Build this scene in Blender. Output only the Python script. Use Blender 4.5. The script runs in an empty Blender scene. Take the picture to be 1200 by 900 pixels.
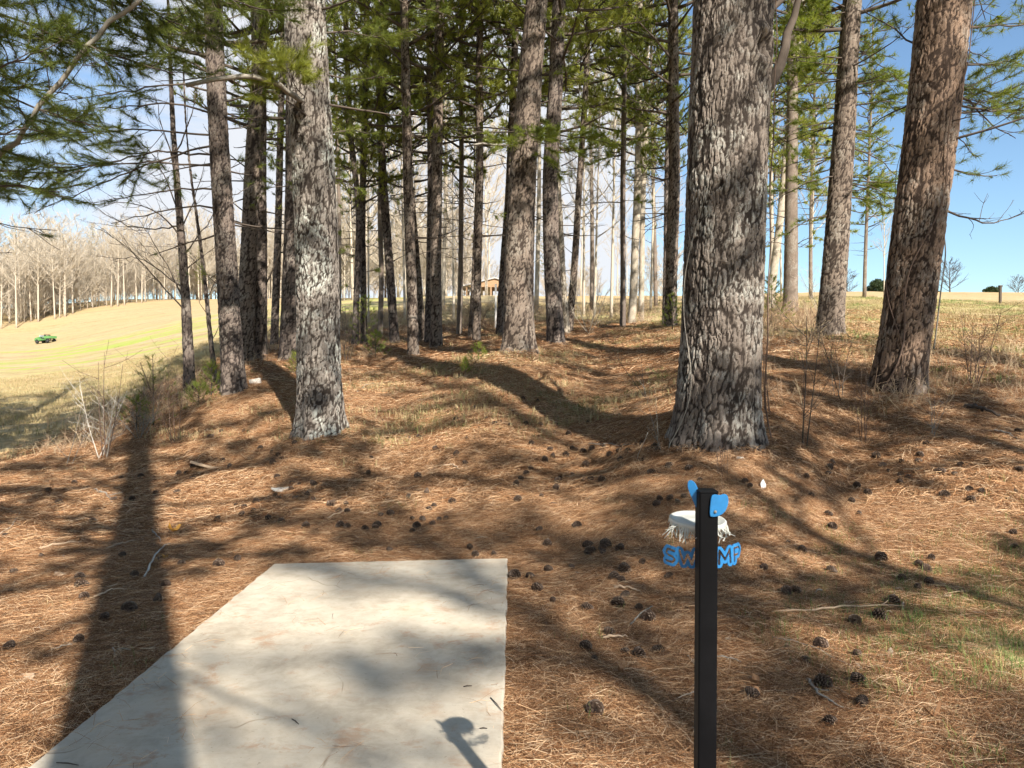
import bpy, math, random, os
import numpy as np
from mathutils import Vector, Matrix
R = math.radians
PI = math.pi
sc = bpy.context.scene
COL = sc.collection
rng = np.random.default_rng(7)
random.seed(7)

# ------------------------------------------------------------------ camera geometry
F = 867.0                     # focal length in pixels of the 1200 px wide photograph
CAMZ = 1.55
PITCH = math.atan(20.0 / F)   # a little down

def ray(px, py):
    x, y, z = (px - 600.0), F, (450.0 - py)
    c, s = math.cos(PITCH), math.sin(PITCH)
    return np.array([x / F, (y * c + z * s) / F, (z * c - y * s) / F])

def at(px, py, d):
    """world point seen at pixel px,py at depth d (metres ahead)"""
    r = ray(px, py)
    t = d / r[1]
    return np.array([r[0] * t, d, CAMZ + r[2] * t])

# ------------------------------------------------------------------ noise in numpy
def _h(ix, iy, seed=0):
    n = (ix.astype(np.int64) * 374761393 + iy.astype(np.int64) * 668265263 + seed * 1442695041) & 0xffffffff
    n = ((n ^ (n >> 13)) * 1274126177) & 0xffffffff
    n = (n ^ (n >> 16)) & 0xffffffff
    return n / 4294967295.0

def vnoise(x, y, seed=0):
    x = np.asarray(x, float); y = np.asarray(y, float)
    ix = np.floor(x); iy = np.floor(y)
    fx = x - ix; fy = y - iy
    fx = fx * fx * (3 - 2 * fx); fy = fy * fy * (3 - 2 * fy)
    ix = ix.astype(np.int64); iy = iy.astype(np.int64)
    a = _h(ix, iy, seed); b = _h(ix + 1, iy, seed); c = _h(ix, iy + 1, seed); d = _h(ix + 1, iy + 1, seed)
    return (a * (1 - fx) + b * fx) * (1 - fy) + (c * (1 - fx) + d * fx) * fy

def fbm(x, y, seed=0, o=4):
    s = 0; a = 0.5; t = 0
    for k in range(o):
        s = s + a * vnoise(np.asarray(x) * 2 ** k, np.asarray(y) * 2 ** k, seed + k * 17); t += a; a *= .5
    return s / t

def sstep(a, b, x):
    t = np.clip((x - a) / (b - a), 0, 1)
    return t * t * (3 - 2 * t)

# ------------------------------------------------------------------ terrain
# control points: pixel column, pixel row, depth
CP = [
 (450,560,9.0),(450,500,11.5),(450,450,15),(450,418,19),(500,398,24),(500,382,30),(500,358,45),(480,349,62),
 (700,560,8.2),(700,500,10),(700,450,14),(700,402,20),(700,378,28),(700,356,48),(700,346,62),(560,346,62),
 (560,440,13.5),(610,412,15),(660,425,15.5),(560,425,16),(790,400,17),(560,480,11),(780,440,12.5),
 (1000,600,6.5),(1000,540,8),(1050,472,9.3),(1000,400,15),(1000,372,22),(1000,350,38),(1000,342,60),
 (1190,560,6.9),(1190,650,5.6),(1190,490,8.8),(1190,450,10.5),(1150,400,16),(1150,365,29),(1180,343,60),
 (1400,560,6.9),(1400,450,10.5),(1400,365,29),(1400,343,60),(1400,650,5.6),
 (840,520,7.5),(900,526,7.5),(760,538,7.7),(850,565,6.75),(850,600,6.2),(850,650,5.45),(850,700,4.85),(760,600,6.5),(950,560,7.1),(950,610,6.2),(740,640,5.9),(980,660,5.45),(960,500,8.5),(770,500,8.9),(775,470,10.8),(940,470,9.7),(940,430,12),(920,400,15.5),(840,470,9.2),(370,505,10.5),(420,505,10.4),(985,393,15),(272,460,12.5),(222,462,13.5),
 (335,420,17),(300,420,17.5),
 (100,600,7.7),(60,565,9.2),(120,538,10.5),(50,520,12.5),(50,485,19),(50,446,33),(50,405,95),(54,400,103),
 (0,386,120),(60,374,126),(150,359,135),(250,353,140),(330,351,120),(400,350,95),(150,500,12.3),(150,455,24),(250,400,40),
 (-200,600,7.7),(-200,520,12.5),(-200,446,33),(-200,405,95),(-200,392,120),(200,560,9.2),(300,560,9.0),
]
CPH = [(-400,2,0),(100,2,0),(600,2,0),(1100,2,0),(1500,2,0),(-400,3,0),(100,3,0),(600,3,0),(1100,3,.0),(1500,3,.0),
       (-200,4,0),(100,4,0),(350,4,0),(600,4,0),(900,4,0.0),(1200,4,.03),(1500,4,.03),
       (-200,5.8,0),(100,5.8,0),(350,5.9,0),(600,5.9,0.0),(780,5.9,.1),(950,5.6,.1),
       (350,7,.06),(600,7,.06)]
PTS = []
for px, py, d in CP:
    p = at(px, py, d); PTS.append((p[0] / d, math.log(d), p[2] / d))
for px, d, h in CPH:
    PTS.append(((px - 600) / F, math.log(d), h / d))
for px in (-300, 200, 600, 1000, 1500):
    for d, py in ((300, 372), (1500, 395)):
        PTS.append(((px - 600) / F, math.log(d), (CAMZ + (430 - py) * d / F) / d))
for px, py, d in ((560,351,85),(700,351,85),(1000,346,100),(1180,347,100),(0,365,170),(150,350,180),(300,350,170)):
    PTS.append(((px - 600) / F, math.log(d), (CAMZ + (430 - py) * d / F) / d))
PTS = np.array(PTS)
SU = 3.0
def _phi(r2):
    return np.where(r2 > 1e-12, 0.5 * r2 * np.log(np.maximum(r2, 1e-12)), 0)
_X = np.c_[PTS[:, 0] * SU, PTS[:, 1]]
_n = len(_X)
_K = _phi(((_X[:, None] - _X[None]) ** 2).sum(-1)) + np.eye(_n) * 0.03
_P = np.c_[np.ones(_n), _X]
_A = np.block([[_K, _P], [_P.T, np.zeros((3, 3))]])
_W = np.linalg.solve(_A, np.r_[PTS[:, 2], 0, 0, 0])

PADX0, PADX1, PADY0, PADY1 = -1.86, -0.03, 1.6, 5.86
def gh(x, y):
    x = np.asarray(x, float); y = np.asarray(y, float)
    shp = np.broadcast(x, y).shape
    x = np.broadcast_to(x, shp).ravel(); y = np.broadcast_to(y, shp).ravel()
    r = np.hypot(x, y); th = np.arctan2(x, y)
    thc = np.clip(th, -R(41), R(41))
    d = np.clip(r * np.cos(thc), 1.6, 1400)
    X = np.c_[np.tan(thc) * SU, np.log(d)]
    out = np.empty(len(X))
    for i in range(0, len(X), 20000):
        q = X[i:i + 20000]
        k = _phi(((q[:, None] - _X[None]) ** 2).sum(-1))
        out[i:i + 20000] = k @ _W[:_n] + _W[_n] + q @ _W[_n + 1:]
    h = out * d
    w = 1 - sstep(R(60), R(110), np.abs(th))
    h = h * w * sstep(1.7, 2.4, r * np.maximum(np.cos(thc), 0.3))
    near = sstep(5.5, 9, r)
    h = h + (fbm(x * .9, y * .9, 3, 3) - .5) * (.03 + .10 * near) * (1 - sstep(60, 110, r)) + (vnoise(x * 5, y * 5, 9) - .5) * .02 * (1 - sstep(15, 30, r))
    # level bed of the slab
    dx = np.maximum(np.maximum(PADX0 - x, x - PADX1), 0); dy = np.maximum(np.maximum(PADY0 - y, y - PADY1), 0)
    pw = 1 - sstep(0.05, 0.9, np.hypot(dx, dy))
    h = h * (1 - pw) + (-0.022) * pw
    return h.reshape(shp)

def gz(x, y):
    return float(gh(np.array([x]), np.array([y]))[0])

_dd = np.exp(np.linspace(math.log(1.8), math.log(200), 900))
def hit(px, py):
    """ground point seen at a pixel"""
    r = ray(px, py)
    t = _dd / r[1]
    X = r[0] * t; Y = _dd; Z = CAMZ + r[2] * t
    g = gh(X, Y)
    k = np.nonzero(Z < g)[0]
    k = k[0] if len(k) else len(_dd) - 1
    if k > 0:
        a = (Z[k - 1] - g[k - 1]); b = (g[k] - Z[k]); f = a / max(a + b, 1e-9)
        X0 = X[k - 1] * (1 - f) + X[k] * f; Y0 = Y[k - 1] * (1 - f) + Y[k] * f
    else:
        X0, Y0 = X[k], Y[k]
    return np.array([X0, Y0, gz(X0, Y0)])

# ------------------------------------------------------------------ mesh builder
class MB:
    def __init__(s):
        s.v = []; s.n = 0; s.f = []; s.m = []; s.at = {}
    def add(s, v, f, mat=0, **attr):
        v = np.asarray(v, float).reshape(-1, 3); f = np.asarray(f, np.int64)
        s.v.append(v); s.f.append(f + s.n); s.m.append(np.full(len(f), mat, np.int32))
        for k in set(list(attr) + list(s.at)):
            L = s.at.setdefault(k, [np.zeros(s.n)] if s.n else [])
            a = attr.get(k, 0.0)
            L.append(np.broadcast_to(np.asarray(a, float), (len(v),)).astype(float))
        s.n += len(v)
    def mesh(s, name, mats, smooth=True):
        me = bpy.data.meshes.new(name)
        V = np.concatenate(s.v); me.vertices.add(len(V)); me.vertices.foreach_set('co', V.ravel().astype(np.float32))
        nl = sum(a.size for a in s.f); npoly = sum(len(a) for a in s.f)
        me.loops.add(nl); me.polygons.add(npoly)
        me.loops.foreach_set('vertex_index', np.concatenate([a.ravel() for a in s.f]).astype(np.int32))
        cnt = np.concatenate([np.full(len(a), a.shape[1]) for a in s.f])
        st = np.r_[0, np.cumsum(cnt)[:-1]].astype(np.int32)
        me.polygons.foreach_set('loop_start', st)
        me.polygons.foreach_set('material_index', np.concatenate(s.m))
        me.update(calc_edges=True)
        me.polygons.foreach_set('use_smooth', np.full(npoly, bool(smooth)))
        for k, L in s.at.items():
            a = me.attributes.new(k, 'FLOAT', 'POINT'); a.data.foreach_set('value', np.concatenate(L).astype(np.float32))
        for m in (mats if isinstance(mats, (list, tuple)) else [mats]): me.materials.append(m)
        me.validate()
        return me

def obj(name, data, parent=None, loc=None, col=None):
    o = bpy.data.objects.new(name, data)
    (col or COL).objects.link(o)
    if parent is not None: o.parent = parent
    if loc is not None: o.location = loc
    return o
def tag(o, label=None, cat=None, group=None, kind=None):
    if label: o['label'] = label
    if cat: o['category'] = cat
    if group: o['group'] = group
    if kind: o['kind'] = kind
    return o
def thing(name, label, cat, loc=(0, 0, 0), group=None, rz=0):
    o = obj(name, None, None, loc); o.rotation_euler.z = rz; o.empty_display_size = .2
    return tag(o, label, cat, group)

# shapes ------------------------------------------------------------
def tube(mb, P, r, n=6, mat=0, cap=True, **attr):
    P = np.asarray(P, float); m = len(P); r = np.broadcast_to(np.asarray(r, float), (m,))
    T = np.gradient(P, axis=0); T /= np.maximum(np.linalg.norm(T, axis=1, keepdims=True), 1e-9)
    ref = np.array([0, 0, 1.0]) if abs(T[:, 2]).mean() < .8 else np.array([1.0, 0, 0])
    A = np.cross(T, ref); A /= np.maximum(np.linalg.norm(A, axis=1, keepdims=True), 1e-9)
    B = np.cross(T, A)
    a = np.arange(n) * 2 * PI / n
    V = P[:, None] + r[:, None, None] * (np.cos(a)[None, :, None] * A[:, None] + np.sin(a)[None, :, None] * B[:, None])
    i = np.arange(m - 1)[:, None] * n; j = np.arange(n)[None]; k = (j + 1) % n
    Fq = np.stack([i + j, i + n + j, i + n + k, i + k], -1).reshape(-1, 4)
    at2 = {kk: (np.repeat(vv, n) if np.ndim(vv) else vv) for kk, vv in attr.items()}
    mb.add(V.reshape(-1, 3), Fq, mat, **at2)
    if cap and n <= 8:
        base = mb.n - m * n
        for row, rev in ((0, False), (m - 1, True)):
            idx = np.arange(n) + row * n + base
            if rev: idx = idx[::-1]
            mb.f.append(idx[None].astype(np.int64)); mb.m.append(np.full(1, mat, np.int32))

def box(mb, c, s, rz=0, mat=0, rx=0, ry=0, bev=0.0, **attr):
    c = np.asarray(c, float); h = np.asarray(s, float) / 2
    if bev <= 0:
        V = np.array([[x, y, z] for z in (-1, 1) for y in (-1, 1) for x in (-1, 1)]) * h
        Fq = [[0, 2, 3, 1], [4, 5, 7, 6], [0, 1, 5, 4], [2, 6, 7, 3], [0, 4, 6, 2], [1, 3, 7, 5]]
    else:
        b = min(bev, h.min() * .9)
        V = []; idx = {}
        for sx in (-1, 1):
            for sy in (-1, 1):
                for sz in (-1, 1):
                    for ax in range(3):
                        p = np.array([sx, sy, sz]) * (h - b); p[ax] += np.array([sx, sy, sz])[ax] * b
                        idx[(sx, sy, sz, ax)] = len(V); V.append(p)
        Fq = []; Ft = []
        for ax in range(3):
            o1, o2 = [k for k in range(3) if k != ax]
            for s0 in (-1, 1):
                q = []
                for a_, b_ in ((-1, -1), (1, -1), (1, 1), (-1, 1)):
                    k = [0, 0, 0]; k[ax] = s0; k[o1] = a_; k[o2] = b_; q.append(idx[(*k, ax)])
                Fq.append(q)
        for ax in range(3):
            o1, o2 = [k for k in range(3) if k != ax]
            for a_ in (-1, 1):
                for b_ in (-1, 1):
                    q = []
                    for s0, w in ((-1, o1), (-1, o2), (1, o2), (1, o1)):
                        k = [0, 0, 0]; k[ax] = s0; k[o1] = a_; k[o2] = b_; q.append(idx[(*k, w)])
                    Fq.append(q)
        for sx in (-1, 1):
            for sy in (-1, 1):
                for sz in (-1, 1): Ft.append([idx[(sx, sy, sz, a_)] for a_ in range(3)])
        V = np.array(V)
    M = np.array((Matrix.Rotation(rz, 3, 'Z') @ Matrix.Rotation(ry, 3, 'Y') @ Matrix.Rotation(rx, 3, 'X')))
    V = V @ M.T + c
    mb.add(V, Fq, mat, **attr)
    if bev > 0:
        mb.f.append(np.array(Ft) + mb.n - len(V)); mb.m.append(np.full(len(Ft), mat, np.int32))

def unit(v): 
    v = np.asarray(v, float); return v / np.maximum(np.linalg.norm(v, axis=-1, keepdims=True), 1e-9)

def tufts(mb, P, D, L, W, k=16, spread=.9, mat=0, rg=rng):
    """needle tufts: P positions, D directions; k thin triangles each"""
    P = np.asarray(P, float).reshape(-1, 3); D = unit(np.asarray(D, float).reshape(-1, 3)); n = len(P)
    if n == 0: return
    L = np.broadcast_to(L, (n,))
    dirs = unit(D[:, None] + spread * rg.normal(size=(n, k, 3)))
    side = unit(np.cross(dirs, rg.normal(size=(n, k, 3))))
    off = -D[:, None] * (L[:, None, None] * .55) * rg.random((n, k, 1))
    b = P[:, None] + off
    ln = (L[:, None, None] * rg.uniform(.7, 1.1, (n, k, 1)))
    w = W * .5
    tip = b + dirs * ln; tip[..., 2] -= ln[..., 0] * .10
    V = np.stack([b - side * w, b + side * w, tip], 2).reshape(-1, 3)
    Fq = np.arange(len(V)).reshape(-1, 3)
    rr = np.repeat(np.clip(np.repeat(rg.random(n), k) * .6 + rg.random(n * k) * .4, 0, 1), 3)
    mb.add(V, Fq, mat, rnd=rr)
# ------------------------------------------------------------------ materials
def newmat(name):
    m = bpy.data.materials.new(name); m.use_nodes = True
    nt = m.node_tree; nt.nodes.clear()
    out = nt.nodes.new('ShaderNodeOutputMaterial')
    return m, nt, out
class NT:
    def __init__(s, nt): s.nt = nt
    def n(s, t, **kw):
        nd = s.nt.nodes.new(t)
        for k, v in kw.items(): setattr(nd, k, v)
        return nd
    def l(s, a, b): s.nt.links.new(a, b)
    def attr(s, name): return s.n('ShaderNodeAttribute', attribute_name=name).outputs['Fac']
    def pos(s): return s.n('ShaderNodeNewGeometry').outputs['Position']
    def objc(s): return s.n('ShaderNodeTexCoord').outputs['Object']
    def noise(s, vec, scale, detail=3, rough=.55, dist=0, scl=None):
        if scl is not None:
            mp = s.n('ShaderNodeMapping'); s.l(vec, mp.inputs['Vector']); mp.inputs['Scale'].default_value = scl; vec = mp.outputs[0]
        nd = s.n('ShaderNodeTexNoise'); s.l(vec, nd.inputs['Vector'])
        nd.inputs['Scale'].default_value = scale; nd.inputs['Detail'].default_value = detail
        nd.inputs['Roughness'].default_value = rough; nd.inputs['Distortion'].default_value = dist
        return nd.outputs['Fac']
    def ramp(s, fac, stops, interp='LINEAR'):
        nd = s.n('ShaderNodeValToRGB'); e = nd.color_ramp.elements; nd.color_ramp.interpolation = interp
        while len(e) < len(stops): e.new(.5)
        for el, (p, c) in zip(e, stops):
            el.position = p; el.color = (*c, 1) if isinstance(c, (tuple, list)) else (c, c, c, 1)
        s.l(fac, nd.inputs['Fac']); return nd.outputs['Color']
    def mix(s, fac, a, b, bt='MIX'):
        nd = s.n('ShaderNodeMix', data_type='RGBA', blend_type=bt)
        for k, v in ((0, fac), (6, a), (7, b)):
            sock = nd.inputs[k]
            if isinstance(v, (int, float)): sock.default_value = v if k == 0 else (v, v, v, 1)
            elif isinstance(v, tuple): sock.default_value = (*v, 1)
            else: s.l(v, sock)
        return nd.outputs[2]
    def math(s, op, a, b=0.0, clamp=False):
        nd = s.n('ShaderNodeMath', operation=op, use_clamp=clamp)
        for i, v in enumerate((a, b)):
            if isinstance(v, (int, float)): nd.inputs[i].default_value = v
            else: s.l(v, nd.inputs[i])
        return nd.outputs[0]
    def bsdf(s, out, col, rough=.9, bump=None, bs=.3, bd=.01, spec=.3, extra=None):
        b = s.n('ShaderNodeBsdfPrincipled')
        if isinstance(col, tuple): b.inputs['Base Color'].default_value = (*col, 1)
        else: s.l(col, b.inputs['Base Color'])
        if isinstance(rough, (int, float)): b.inputs['Roughness'].default_value = rough
        else: s.l(rough, b.inputs['Roughness'])
        b.inputs['Specular IOR Level'].default_value = spec
        if bump is not None:
            bp = s.n('ShaderNodeBump'); bp.inputs['Strength'].default_value = bs; bp.inputs['Distance'].default_value = bd
            s.l(bump, bp.inputs['Height']); s.l(bp.outputs[0], b.inputs['Normal'])
        s.l(b.outputs[0], out.inputs['Surface']); return b

def mat_plain(name, col, rough=.8, var=.25, scale=20, spec=.3, metal=0, bs=.2):
    m, nt, out = newmat(name); N = NT(nt)
    f = N.noise(N.objc(), scale, 4)
    c = N.mix(f, tuple(x * (1 - var) for x in col), tuple(min(1, x * (1 + var)) for x in col))
    b = N.bsdf(out, c, rough, f, bs, .003, spec); b.inputs['Metallic'].default_value = metal
    return m

def mat_bark(name, fiss, pa, pb, lich, lam=.35, scale=1.0, fine=1.0):
    m, nt, out = newmat(name); N = NT(nt); P = N.objc()
    bk = N.attr('bk'); pr = N.attr('pr')
    n1 = N.noise(P, 30, 5, .65, scl=(1, 1, .45)); n2 = N.noise(P, 2.2, 4, .6, .3); n3 = N.noise(P, 90, 4, .7, scl=(1, 1, .6))
    v = N.math('ADD', N.math('MULTIPLY', pr, .55), N.math('MULTIPLY', n1, .5))
    c = N.mix(N.ramp(v, [(.25, 0.0), (.75, 1.0)]), pa, pb)
    lf = N.math('MULTIPLY', N.ramp(n2, [(.48, 0.0), (.60, 1.0)]), N.ramp(n1, [(.42, 0.0), (.55, 1.0)]))
    c = N.mix(N.math('MULTIPLY', lf, lam), c, lich)
    c = N.mix(N.ramp(n3, [(.3, 0.35), (.6, 0.0)]), c, fiss)
    c = N.mix(N.ramp(N.math('ADD', bk, N.math('MULTIPLY', N.math('SUBTRACT', n1, .5), .5)), [(.12, 1.0), (.42, 0.0)]), c, fiss)
    hh = N.math('ADD', N.math('MULTIPLY', n1, .6), N.math('MULTIPLY', n3, .5))
    N.bsdf(out, c, .92, hh, .8 * fine, .012, .15)
    return m

def mat_needle(name, ca, cb, trans=.45, dead=None):
    m, nt, out = newmat(name); N = NT(nt)
    r = N.attr('rnd')
    oi = N.n('ShaderNodeObjectInfo').outputs['Random']
    c = N.mix(r, ca, cb)
    c = N.mix(N.math('MULTIPLY', oi, .35), c, tuple(x * 1.5 for x in cb))
    if dead: c = N.mix(N.ramp(r, [(.90, 0.0), (.96, 1.0)]), c, dead)
    d = N.n('ShaderNodeBsdfPrincipled'); N.l(c, d.inputs['Base Color']); d.inputs['Roughness'].default_value = .55; d.inputs['Specular IOR Level'].default_value = .35
    t = N.n('ShaderNodeBsdfTranslucent'); N.l(N.mix(1.0, c, (1.0, 1.0, .55), 'MULTIPLY'), t.inputs['Color'])
    mx = N.n('ShaderNodeMixShader'); mx.inputs[0].default_value = trans
    N.l(d.outputs[0], mx.inputs[1]); N.l(t.outputs[0], mx.inputs[2]); N.l(mx.outputs[0], out.inputs['Surface'])
    return m

def mat_rnd(name, stops, rough=.8, attr='rnd', trans=0.0, spec=.2, bs=0):
    m, nt, out = newmat(name); N = NT(nt)
    oi = N.n('ShaderNodeObjectInfo').outputs['Random']
    f = N.math('FRACT', N.math('ADD', N.attr(attr), N.math('MULTIPLY', oi, .0)))
    c = N.ramp(f, stops)
    c = N.mix(1.0, c, N.ramp(oi, [(0, .8), (1, 1.15)]), 'MULTIPLY')
    b = N.bsdf(out, c, rough, None, spec=spec)
    return m

M = {}
M['bark_grey'] = mat_bark('pine_bark_grey', (.030, .023, .019), (.105, .084, .070), (.225, .19, .162), (.42, .42, .38), .6)
M['bark_lichen'] = mat_bark('pine_bark_lichen', (.036, .028, .023), (.135, .112, .096), (.27, .24, .21), (.48, .50, .45), .8)
M['bark_orange'] = mat_bark('pine_bark_orange', (.036, .024, .018), (.125, .088, .066), (.27, .185, .132), (.38, .34, .29), .55)
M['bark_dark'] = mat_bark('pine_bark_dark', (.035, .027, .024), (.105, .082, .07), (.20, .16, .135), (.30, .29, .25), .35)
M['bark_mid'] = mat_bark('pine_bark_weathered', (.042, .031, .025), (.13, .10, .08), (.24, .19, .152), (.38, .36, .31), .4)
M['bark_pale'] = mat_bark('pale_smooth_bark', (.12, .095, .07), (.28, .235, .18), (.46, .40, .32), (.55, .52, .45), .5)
M['twig'] = mat_plain('dead_twig_bark', (.085, .066, .052), .9, .4, 12)
M['twig_grey'] = mat_plain('grey_lichened_branch_bark', (.26, .235, .2), .9, .45, 14)
M['twig_pale'] = mat_plain('pale_winter_twig_bark', (.44, .38, .30), .9, .3, 6)
M['twig_white'] = mat_plain('whitish_bleached_twig_bark', (.50, .46, .40), .85, .3, 14)
M['twig_red'] = mat_plain('brown_shrub_stem_bark', (.15, .10, .075), .85, .35, 14)
M['needle'] = mat_needle('pine_needles_green', (.075, .112, .02), (.25, .29, .055), .54, (.2, .11, .04))
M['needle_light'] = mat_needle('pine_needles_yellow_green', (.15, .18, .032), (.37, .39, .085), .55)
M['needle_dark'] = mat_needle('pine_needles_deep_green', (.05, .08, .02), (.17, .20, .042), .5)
M['straw'] = mat_rnd('fallen_pine_straw', [(0, (.085, .035, .016)), (.3, (.22, .10, .043)), (.58, (.42, .225, .108)), (.82, (.60, .39, .22)), (1, (.72, .54, .36))])
M['grass'] = mat_rnd('dry_winter_grass', [(0, (.34, .25, .13)), (.45, (.42, .33, .18)), (.8, (.30, .25, .12)), (1, (.17, .20, .06))], .7)
M['greengrass'] = mat_rnd('green_grass_blades', [(0, (.36, .32, .13)), (.4, (.16, .20, .06)), (1, (.10, .17, .04))], .7)
M['weed'] = mat_rnd('brown_brush_stems', [(0, (.26, .16, .10)), (.5, (.42, .29, .19)), (1, (.56, .44, .28))], .85)
M['cone'] = mat_rnd('pine_cone_scales', [(0, (.02, .012, .009)), (.6, (.06, .037, .025)), (.85, (.14, .10, .075)), (1, (.30, .25, .20))], .75)
M['leaf'] = mat_plain('fallen_oak_leaf', (.30, .16, .08), .7, .35, 30)
M['leaf_y'] = mat_plain('fallen_yellow_leaf', (.60, .30, .06), .6, .3, 40)
M['wood_chip'] = mat_plain('split_bark_chip', (.42, .30, .2), .85, .3, 25)
M['stick'] = mat_plain('weathered_stick', (.34, .27, .2), .85, .35, 25)
M['stone'] = mat_plain('white_stone', (.55, .52, .47), .8, .2, 20)
M['steel'] = mat_plain('black_painted_steel', (.005, .005, .006), .6, .3, 30, .12, bs=.05)
M['disc_white'] = mat_plain('white_disc_plastic', (.55, .55, .50), .45, .12, 18, .5, bs=.05)
M['disc_blue'] = mat_plain('blue_disc_plastic', (.022, .19, .46), .42, .3, 40, .5, bs=.1)
M['card'] = mat_plain('white_paper_tag', (.8, .8, .8), .6, .04, 10)
M['utv_green'] = mat_plain('green_vehicle_paint', (.10, .25, .08), .35, .1, 4, .5)
M['utv_black'] = mat_plain('black_vehicle_plastic', (.02, .02, .022), .6, .2, 10)
M['utv_yellow'] = mat_plain('yellow_seat_vinyl', (.05, .05, .05), .5, .1, 10)
M['rubber'] = mat_plain('tyre_rubber', (.018, .018, .018), .85, .2, 20)
M['glass'] = mat_plain('pale_windscreen', (.55, .60, .62), .15, .05, 3, .6)
M['shed_wood'] = mat_plain('orange_brown_shed_timber', (.30, .19, .11), .8, .35, 5)
M['shed_roof'] = mat_plain('grey_shed_roof_metal', (.38, .37, .37), .5, .15, 3)
M['white_paint'] = mat_plain('white_painted_post', (.75, .73, .70), .6, .1, 8)
M['evergreen'] = mat_needle('cedar_foliage', (.02, .04, .018), (.06, .085, .03), .2)

def make_ground_mat():
    m, nt, out = newmat('ground_straw_and_pasture'); N = NT(nt); P = N.pos()
    fl = N.attr('field'); gr = N.attr('green'); wr = N.attr('red')
    f1 = N.noise(P, 1.6, 5, .6, .4); f2 = N.noise(P, 14, 5, .65, .8); f3 = N.noise(P, 70, 4, .7, 1.5); f4 = N.noise(P, .35, 4, .6)
    mixf = N.math('ADD', N.math('MULTIPLY', f2, .55), N.math('MULTIPLY', f3, .5))
    c1 = N.ramp(mixf, [(.30, (.06, .027, .013)), (.45, (.15, .068, .031)), (.56, (.24, .12, .058)), (.72, (.36, .215, .12))])
    c1 = N.mix(N.ramp(f1, [(.45, 0.0), (.66, .55)]), c1, (.24, .17, .09))
    # pasture: tan winter grass with streaks
    s1 = N.noise(P, 1.0, 5, .65, .6, scl=(.05, .35, .3)); s2 = N.noise(P, 5, 5, .7, 1.0, scl=(.35, 1, 1)); s3 = N.noise(P, .9, 5, .75, .5, scl=(.6, 1.2, 1))
    ff = N.math('ADD', N.math('MULTIPLY', s1, .3), N.math('ADD', N.math('MULTIPLY', s2, .4), N.math('MULTIPLY', s3, .35)))
    c2 = N.ramp(ff, [(.38, (.24, .155, .075)), (.48, (.35, .26, .14)), (.56, (.43, .335, .195)), (.68, (.51, .425, .285))])
    gs = N.noise(P, 1.0, 5, .65, .8, scl=(.07, .22, .3))
    g2 = N.ramp(N.math('ADD', gs, N.math('MULTIPLY', N.math('SUBTRACT', s3, .5), .5)), [(.46, 0.0), (.60, 1.0)])
    c2 = N.mix(N.math('MULTIPLY', g2, gr), c2, N.mix(s3, (.22, .30, .05), (.40, .42, .11)))
    r2 = N.ramp(N.math('ADD', s1, N.math('MULTIPLY', N.math('SUBTRACT', s3, .5), .6)), [(.40, 0.0), (.56, 1.0)])
    c2 = N.mix(N.math('MULTIPLY', r2, wr), c2, (.42, .28, .14))
    edge = N.math('ADD', fl, N.math('MULTIPLY', N.math('SUBTRACT', f1, .5), .9))
    c = N.mix(N.ramp(edge, [(.38, 0.0), (.62, 1.0)]), c1, c2)
    N.bsdf(out, c, .95, N.math('ADD', N.math('MULTIPLY', f3, .6), f2), .7, .03, .1)
    return m
M['ground'] = make_ground_mat()

def make_pad_mat():
    m, nt, out = newmat('broomed_concrete'); N = NT(nt); P = N.pos()
    a = N.noise(P, 2.2, 5, .6, .3); b = N.noise(P, 9, 6, .7, .4); c_ = N.noise(P, 120, 3, .6); br = N.noise(P, 1, 3, .6, 0, scl=(4, 150, 1))
    c = N.ramp(N.math('ADD', N.math('MULTIPLY', a, .5), N.math('MULTIPLY', b, .5)), [(.35, (.33, .285, .22)), (.5, (.455, .40, .32)), (.65, (.54, .49, .40))])
    # reddish clay stains
    st = N.noise(P, 5.5, 6, .75, .3, scl=(1, 1.2, 1)); st2 = N.noise(P, .9, 3, .5)
    sf = N.math('MULTIPLY', N.ramp(st, [(.535, 0.0), (.69, .9)]), N.ramp(st2, [(.40, .25), (.62, 1.0)]))
    c = N.mix(N.math('MULTIPLY', sf, .95), c, (.36, .19, .10))
    st3 = N.ramp(N.noise(P, 1.1, 4, .6, .2), [(.52, 0.0), (.72, .5)])
    c = N.mix(st3, c, (.55, .42, .29))
    sp = N.ramp(N.noise(P, 60, 2, .5), [(.70, 0.0), (.76, .5)])
    c = N.mix(sp, c, (.2, .16, .12))
    # hairline cracks
    mp = N.n('ShaderNodeMapping'); N.l(P, mp.inputs['Vector']); mp.inputs['Scale'].default_value = (1, .55, 1); mp.inputs['Location'].default_value = (3.3, 1.7, 0)
    no = N.n('ShaderNodeTexNoise'); N.l(mp.outputs[0], no.inputs['Vector']); no.inputs['Scale'].default_value = 3
    va = N.n('ShaderNodeVectorMath', operation='MULTIPLY_ADD'); N.l(no.outputs['Color'], va.inputs[0]); va.inputs[1].default_value = (.35, .35, .35); N.l(mp.outputs[0], va.inputs[2])
    vo = N.n('ShaderNodeTexVoronoi', feature='DISTANCE_TO_EDGE', voronoi_dimensions='2D'); N.l(va.outputs[0], vo.inputs['Vector']); vo.inputs['Scale'].default_value = .8
    cr = N.math('MULTIPLY', N.ramp(vo.outputs['Distance'], [(0, 1.0), (.004, 0.0)]), N.ramp(a, [(.52, 0.0), (.60, .8)]))
    c = N.mix(cr, c, (.2, .15, .1))
    bump = N.math('ADD', N.math('MULTIPLY', br, .8), N.math('MULTIPLY', c_, .3))
    N.bsdf(out, c, .85, bump, .55, .004, .25)
    return m
M['pad'] = make_pad_mat()

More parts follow.
